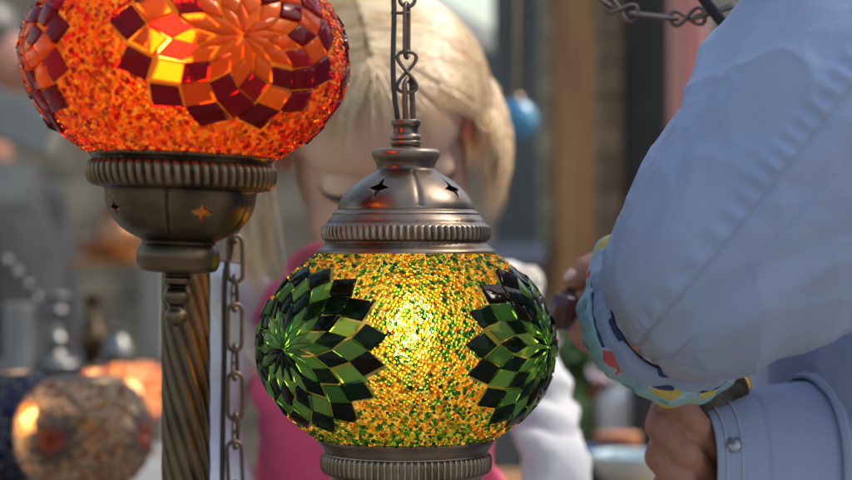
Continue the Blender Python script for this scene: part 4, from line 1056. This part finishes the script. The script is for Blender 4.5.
def ring_band(fr, s0, s1, prof, nv, mat, name, wav=.001, seed=1, dv=None):
    """band of cloth round the sleeve end; prof: (along axis, radial offset) rows"""
    path, T, E1, E2, s, ra = fr
    c, t, e1, e2 = path[-1], T[-1], E1[-1], E2[-1]; r = ra[-1]
    g = np.random.default_rng(seed); v = np.linspace(0, 2 * math.pi, nv, endpoint=False)
    w1 = wav * (np.sin(v * 5 + g.uniform(0, 6)) + .6 * np.sin(v * 9 + g.uniform(0, 6)) + .4 * np.sin(v * 17 + g.uniform(0, 6)))
    w1 = w1 + wav * .5 * np.abs(np.sin(v * 14 + 2.5 * np.sin(v * 3 + seed)))
    w2 = wav * (np.sin(v * 7 + g.uniform(0, 6)) + .6 * np.sin(v * 13 + g.uniform(0, 6)))
    p = cr(prof, 4); V = []
    for j, (al, ro) in enumerate(p):
        f_ = math.sin(math.pi * j / (len(p) - 1)) ** .4 if len(p) > 2 else 1
        rx = r[0] + ro + w1 * f_; ry = r[1] + ro + w1 * f_
        V.append(c + t * (al + w2)[:, None] + (rx * np.cos(v))[:, None] * e1 + (ry * np.sin(v))[:, None] * e2)
    V = np.concatenate(V); n_ = len(p)
    jj, kk = np.meshgrid(np.arange(n_), np.arange(nv), indexing='ij'); k2 = (kk + 1) % nv; j2 = (jj + 1) % n_
    F = np.stack([jj * nv + kk, jj * nv + k2, j2 * nv + k2, j2 * nv + kk], -1).reshape(-1, 4)
    return obj(name, (V, F), mat, adult, fix=True)
ring_band(fr_near, 0, 0, [(-.001, .0005), (-.0005, .0016), (.0005, .0030), (.002, .0012), (.001, -.001), (-.001, -.001)], 260, M['navy'], 'cuff_piping', .0007, 2)
ring_band(fr_near, 0, 0, [(-.001, .0006), (.000, .0040), (.0015, .0052), (.006, .0062), (.0105, .0070), (.0115, .0056), (.008, .003), (.002, .000)], 320, M['shirt'], 'cuff_fold', .0012, 3)
ring_band(fr_near, 0, 0, [(.0095, .002), (.010, .0068), (.0112, .0074), (.0125, .0060), (.012, .001)], 260, M['navy'], 'cuff_piping', .0007, 4)
ring_band(fr_near, 0, 0, [(.010, .003), (.0105, .0078), (.0125, .0090), (.016, .0098), (.020, .0104), (.0245, .0106), (.0262, .0098), (.0255, .0082), (.022, .0065), (.014, .003)], 360, M['print'], 'rolled_cuff', .0016, 5)

# far sleeve: forearm lying towards the left, low in the frame
def disp_far(s, v, L):
    e = L - s
    d = .0018 * np.sin(v * 3 + s * 30) + .0012 * np.sin(s * 75 + 2 * np.sin(v * 2)) * np.exp(-e * 6)
    d += .0035 * np.exp(-(wd(v - 1.2 - 8 * (e - .09)) / .3) ** 2) * np.exp(-((e - .09) / .03) ** 2)
    d += .0016 * (e < .030) * 1.0 - .001 * np.exp(-((e - .031) / .0012) ** 2)
    return d
ctrl2 = [An(.42, 1.37, 1.34), An(.47, 1.36, 1.20), An(.46, 1.27, 1.03), A(930, 478, 1.17), A(850, 470, 1.15), A(770, 465, 1.135), A(694, 466, 1.125)]
rad2 = [(.075, .085), (.073, .075), (.066, .066), (.058, .060), (.052, .055), (.044, .048), (.036, .038)]
pos, F, fr_far = sleeve_loft(ctrl2, rad2, 40, 240, disp_far)
so = obj('sleeve', mesh_data('sleeve', pos.reshape(-1, 3), F), M['shirt'], adult); md = so.modifiers.new('s', 'SOLIDIFY'); md.thickness = .0014; md.offset = -1
path, T, E1, E2, s_, ra = fr_far
def on_far(e, v, lift=.0006):
    ss = s_[-1] - e; i = int(np.argmin(np.abs(s_ - ss))); d = float(disp_far(np.array([[ss]]), np.array([[v]]), s_[-1])[0, 0])
    return path[i] + (ra[i, 0] + d + lift) * math.cos(v) * E1[i] + (ra[i, 1] + d + lift) * math.sin(v) * E2[i]
# two rows of white stitching round the cuff end, and the snap
V_ = []
for e_ in (.006, .015):
    gs = []
    for a0 in np.arange(-3.1, 3.1, .055):
        gs.append(tube([on_far(e_, a0), on_far(e_, a0 + .02, .0008), on_far(e_, a0 + .040)], .00042, 5))
    V_.append(merge(gs))
obj('stitching', merge(V_), M['stitch'], adult)
def far_py(v_):
    q = on_far(.0105, v_) + np.array(AO); return 240 - (q[2] - CAM_Z) / (KW * q[1] / 852), (E1[-1] * math.cos(v_) + E2[-1] * math.sin(v_))[1]
VB = min((abs(far_py(v_)[0] - 444) + (1000 if far_py(v_)[1] > 0 else 0), v_) for v_ in np.arange(-3.1, 3.1, .02))[1]
sp = on_far(.0105, VB, .0); nrm = (E1[-1] * math.cos(VB) + E2[-1] * math.sin(VB)); nv_ = Vector(nrm)
bt = lathe([(.0001, .0028), (.0022, .0026), (.0042, .0018), (.0048, .0006), (.0048, -.0006)], 32, smooth_n=3)
bo = obj('snap_button', bt, M['button'], adult); bo.matrix_local = Matrix.Translation(Vector(sp)) @ nv_.to_track_quat('Z', 'Y').to_matrix().to_4x4()

# overlapping placket flap at the far right of the low sleeve
V = []; F = []; nu, nv2 = 24, 40
for i in range(nu):
    e_ = .062 + .05 * i / (nu - 1)
    for j in range(nv2):
        v_ = -2.9 + 4.6 * j / (nv2 - 1); ed = .006 * math.sin((j / (nv2 - 1)) * 3)
        V.append(tuple(on_far(e_ + ed, v_, .0030 + .0008 * math.sin(i * .7))))
for i in range(nu - 1):
    for j in range(nv2 - 1): F.append((i * nv2 + j, i * nv2 + j + 1, (i + 1) * nv2 + j + 1, (i + 1) * nv2 + j))
po = obj('placket_flap', (V, F), M['shirt'], adult); md = po.modifiers.new('s', 'SOLIDIFY'); md.thickness = .002; md.offset = 0
gs = []
for jj_ in range(90):
    v0 = -2.85 + 4.5 * jj_ / 90; f_ = lambda v_: .0655 + .006 * math.sin(((v_ + 2.9) / 4.6) * 3)
    gs.append(tube([on_far(f_(v0), v0, .0046), on_far(f_(v0 + .03), v0 + .03, .0050)], .0005, 5))
obj('stitching', merge(gs), M['stitch'], adult)

# shirt body with vertical folds
def torso_fn():
    nz_, na = 120, 260; V = []; zz = np.linspace(.78, 1.47, nz_); a = np.linspace(0, 2 * math.pi, na, endpoint=False)
    for z in zz:
        t = (z - .78) / (1.47 - .78)
        rx = np.interp(t, [0, .35, .6, .8, .93, 1], [.205, .200, .170, .150, .10, .062]); ry = np.interp(t, [0, .35, .6, .82, .93, 1], [.205, .20, .20, .195, .13, .066])
        fold = (.006 * np.sin(a * 12 + 1.5 * np.sin(z * 9)) + .0035 * np.sin(a * 23 + z * 7) + .003 * np.sin(a * 5 + z * 20)) * np.interp(t, [0, .6, .9, 1], [1.1, .8, .3, 0])
        cx = np.interp(t, [0, .5, 1], [-.015, 0.0, .02])
        V.append(np.stack([cx + (rx + fold) * np.cos(a), (ry + fold) * np.sin(a), np.full(na, z)], 1))
    V = np.concatenate(V); jj, kk = np.meshgrid(np.arange(nz_ - 1), np.arange(na), indexing='ij'); k2 = (kk + 1) % na
    return V, np.stack([jj * na + kk, jj * na + k2, (jj + 1) * na + k2, (jj + 1) * na + kk], -1).reshape(-1, 4)
to = obj('shirt_body', torso_fn(), M['shirt'], adult); md = to.modifiers.new('s', 'SOLIDIFY'); md.thickness = .002; md.offset = -1
cl2 = tube([(.02 + .062 * math.cos(t), .066 * math.sin(t), 1.475 + .014 * math.cos(t)) for t in np.linspace(0, 2 * math.pi, 40, endpoint=False)], .014, 10, closed=True)
obj('collar', cl2, M['shirt'], adult)

# body: head, neck, torso, arms, hands
hx, hy, hzz = .0, 0, 1.66
def chain(pts, rs): return limb([Vector(p) for p in pts], rs)
wrist1 = A(652, 312, 1.20)
el1 = A(712, 272, 1.01)
bead_c = P(564, 312, 1.235) - AO
F1 = []
def hp(px, py, Y): return Vector(A(px, py, Y))
# pinching hand: palm behind the cuff, index on top, thumb below, three fingers curled behind
palm1 = [*chain([wrist1, A(634, 312, 1.215)], [.024, .026]), *chain([A(640, 292, 1.215), A(616, 288, 1.235)], [.018, .016]), *chain([A(640, 328, 1.215), A(612, 330, 1.235)], [.019, .015])]
fing1 = [chain([A(625, 285, 1.235), A(602, 264, 1.242), A(586, 270, 1.238), A(575, 281, 1.235)], [.0105, .0095, .0088, .0075]),
         chain([A(626, 335, 1.215), A(604, 342, 1.222), A(588, 337, 1.228), A(577, 327, 1.232)], [.0125, .0108, .0100, .0085]),
         chain([A(618, 296, 1.245), A(596, 283, 1.26), A(584, 298, 1.262), A(590, 312, 1.256)], [.0105, .0095, .0085, .0075]),
         chain([A(618, 310, 1.250), A(597, 302, 1.268), A(588, 318, 1.268), A(598, 328, 1.258)], [.0100, .0090, .0080, .0070]),
         chain([A(620, 324, 1.250), A(603, 322, 1.264), A(596, 334, 1.262), A(606, 340, 1.254)], [.0090, .0080, .0070, .0060])]
# low hand: fist round the dark purse; knuckles to the left, fingers run down-right to the palm
Yh = 1.115
palm2 = [*chain([A(770, 470, 1.145), A(730, 480, 1.145)], [.026, .022]), *chain([A(740, 462, 1.142), A(722, 460, 1.136)], [.016, .012]), *chain([A(730, 480, 1.142), A(712, 500, 1.136)], [.018, .013])]
fing2 = [chain([A(718, 454, 1.120), A(694, 426, 1.100), A(674, 397, 1.098), A(678, 376, 1.120)], [.0100, .0094, .0088, .0074]),
         chain([A(710, 480, 1.120), A(685, 454, 1.096), A(660, 426, 1.099), A(664, 408, 1.122)], [.0100, .0096, .0090, .0076]),
         chain([A(708, 504, 1.120), A(684, 484, 1.098), A(659, 457, 1.101), A(663, 440, 1.124)], [.0098, .0092, .0086, .0074]),
         chain([A(710, 526, 1.122), A(688, 512, 1.104), A(664, 489, 1.106), A(668, 474, 1.128)], [.0090, .0084, .0078, .0068]),
         chain([A(736, 470, 1.156), A(720, 440, 1.166), A(710, 414, 1.162), A(708, 396, 1.154)], [.0130, .0115, .0102, .0085])]
headA = [ell((hx, hy, hzz), (.092, .074, .105)), ell((hx - .03, hy, hzz - .06), (.062, .056, .062)), ell((hx - .075, hy, hzz - .10), (.022, .022, .018)),
         caps((hx - .090, hy, hzz + .005), (hx - .108, hy, hzz - .028), .009, .013), ell((hx - .088, hy, hzz - .062), (.012, .024, .010)),
         ell((hx + .005, hy - .076, hzz - .01), (.018, .008, .03)), ell((hx + .005, hy + .076, hzz - .01), (.018, .008, .03)),
         ell((hx - .082, hy - .03, hzz + .002), (.012, .015, .010)), ell((hx - .082, hy + .03, hzz + .002), (.012, .015, .010))]
bodyA = headA + limb([(.01, 0, hzz - .08), (.02, 0, 1.42)], [.055, .062]) + [ell((.01, 0, 1.28), (.115, .165, .14)), ell((0, 0, 1.10), (.12, .16, .17)), ell((0, 0, .93), (.125, .15, .12))] \
    + chain([(.0, -.14, 1.36), A(880, 80, 1.0), el1, (Vector(el1) * .5 + Vector(wrist1) * .5)], [.055, .046, .034, .028]) \
    + chain([(.0, .15, 1.34), An(.47, 1.32, 1.08), A(930, 480, 1.17), A(790, 470, 1.14)], [.055, .045, .042, .030]) \
    + limb([(0, -.09, .90), (0, -.1, .48), (.01, -.1, .08)], [.085, .06, .042]) + limb([(0, .09, .90), (0, .1, .48), (.01, .1, .08)], [.085, .06, .042]) \
    + [ell((-.05, -.1, .04), (.12, .042, .038)), ell((-.05, .1, .04), (.12, .042, .038))]
hand1 = chain([el1, wrist1], [.033, .025]) + palm1 + [c for f in fing1 for c in f]
hand2 = chain([A(900, 478, 1.16), A(770, 470, 1.135)], [.038, .028]) + palm2 + [c for f in fing2 for c in f]
bmj = bmesh.new()
for me_ in (fuse(bodyA, .006, 4), fuse(hand1, .0013, 3), fuse(hand2, .0013, 3)): bmj.from_mesh(me_)
mj = bpy.data.meshes.new('body'); bmj.to_mesh(mj); bmj.free(); mj.polygons.foreach_set('use_smooth', np.ones(len(mj.polygons), dtype=bool))
obj('body', mj, M['skin2'], adult)
obj('hair', fuse([ell((hx + .02, hy, hzz + .035), (.092, .083, .088)), ell((hx + .05, hy, hzz - .02), (.06, .076, .08))], .006, 4), M['darkhair'], adult)
def nail(tip, prev, toward, r):
    tip = Vector(tip); d = (tip - Vector(prev)).normalized(); n_ = Vector(toward); n_ = (n_ - d * n_.dot(d)).normalized()
    mt = Matrix((d, n_.cross(d), n_)).transposed().to_4x4(); mt.translation = tip + n_ * r * .78
    return xform(ell((0, 0, 0), (r * .8, r * .62, r * .28)), mt)
obj('fingernail', nail(A(575, 281, 1.235), A(586, 270, 1.238), (-.6, -.5, .6), .0075), M['nail'], adult)
obj('trousers', fuse(limb([(0, -.09, .86), (0, -.1, .48), (.01, -.1, .07)], [.115, .085, .075]) + limb([(0, .09, .86), (0, .1, .48), (.01, .1, .07)], [.115, .085, .075]) + [ell((0, 0, .88), (.14, .165, .08))], .01, 5), M['trouser'], adult)
for s in (-1, 1): obj('shoe', fuse([ell((-.05, s * .1, .045), (.14, .052, .045))], .008, 2), M['shoe'], adult)

# ribbed bead between the fingertips
def ribf(th, rr, z): return rr * (1 + .07 * np.abs(np.sin(th * 5)) - .035) 
bd = lathe([(.0015, .0128), (.0045, .0135), (.0052, .0115), (.0075, .0095), (.0100, .004), (.0105, -.002), (.0090, -.0085), (.0055, -.0120), (.0015, -.013)], 80, rib=ribf, smooth_n=5)
bo = obj('ribbed_bead', bd, M['bead_brown']); bo.location = P(564, 311, 1.232); bo.rotation_euler = (R(10), R(14), 0)
tag(bo, 'dark brown ribbed bead pinched in the fingertips by the printed cuff', 'bead')

# dark purse with gold clasp in the low hand
pc = P(709, 402, 1.118)
pu = empty('purse', tuple(pc), 'small black leather purse with a gold clasp gripped in the lower hand', 'purse', rot=(0, R(24), R(8)))
me = fuse([ell((0, 0, -.006), (.020, .011, .026)), ell((.004, 0, .012), (.017, .009, .010))], .0016, 3); displace(me, lambda c: .0007 * wob(c, 220))
obj('pouch', me, M['leather'], pu)
obj('frame', tube([(.002 + .017 * math.cos(t), 0, .016 + .008 * math.sin(t)) for t in np.linspace(0, math.pi, 18)], .0016, 8), M['gold'], pu)
obj('clasp', fuse([ell((.0175, -.004, .010), (.0028, .0028, .0028))], .0006, 1), M['gold'], pu)

# ================================================================== chain and rod at the top right
YT = 1.15; kt = KW * YT / 852
tcn = empty('draped_chain', tuple(P(640, 15, YT)), 'slack iron chain draped across the top edge beside the blue shirt', 'chain')
def chain_along(pts, parent, Lo, W, r):
    p = cr([tuple(q) for q in pts], 40); s = np.concatenate([[0], np.cumsum(np.linalg.norm(np.diff(p, axis=0), axis=1))])
    at_ = lambda x: Vector([np.interp(x, s, p[:, i]) for i in range(3)])
    x = 0; typ = 0
    while x < s[-1] - Lo * .4:
        L = Lo if typ == 0 else Lo * .72
        a0, a1 = at_(x), at_(min(x + L, s[-1])); d = (a1 - a0).normalized()
        g = link_oval(L, W, r) if typ == 0 else link_eight(L, W, r)
        q = d.to_track_quat('Z', 'Y').to_matrix().to_4x4() @ Matrix.Rotation(R(12) if typ == 0 else R(70), 4, 'Z')
        o = obj('chain_link', g, M['chain'], parent); o.matrix_local = Matrix.Translation((a0 + a1) / 2) @ q
        x += L - 3.2 * r; typ = 1 - typ
o0 = P(640, 15, YT)
chain_along([P(546, -226, YT) - o0, P(556, -120, YT) - o0, P(572, -30, YT) - o0, P(601, 2, YT) - o0, P(640, 16, YT) - o0, P(672, 19, YT) - o0, P(706, 15, YT) - o0, P(726, 8, YT) - o0], tcn, .0285, .0105, .00125)
ro = obj('black_rod', tube([P(560, -216, 1.14), P(676, -42, 1.14), P(700, -6, 1.14), P(726, 27, 1.14), P(742, 46, 1.14)], .0034, 10, n=4), M['darkpanel'])
tag(ro, 'black metal rod slanting behind the blue shoulder', 'rod')
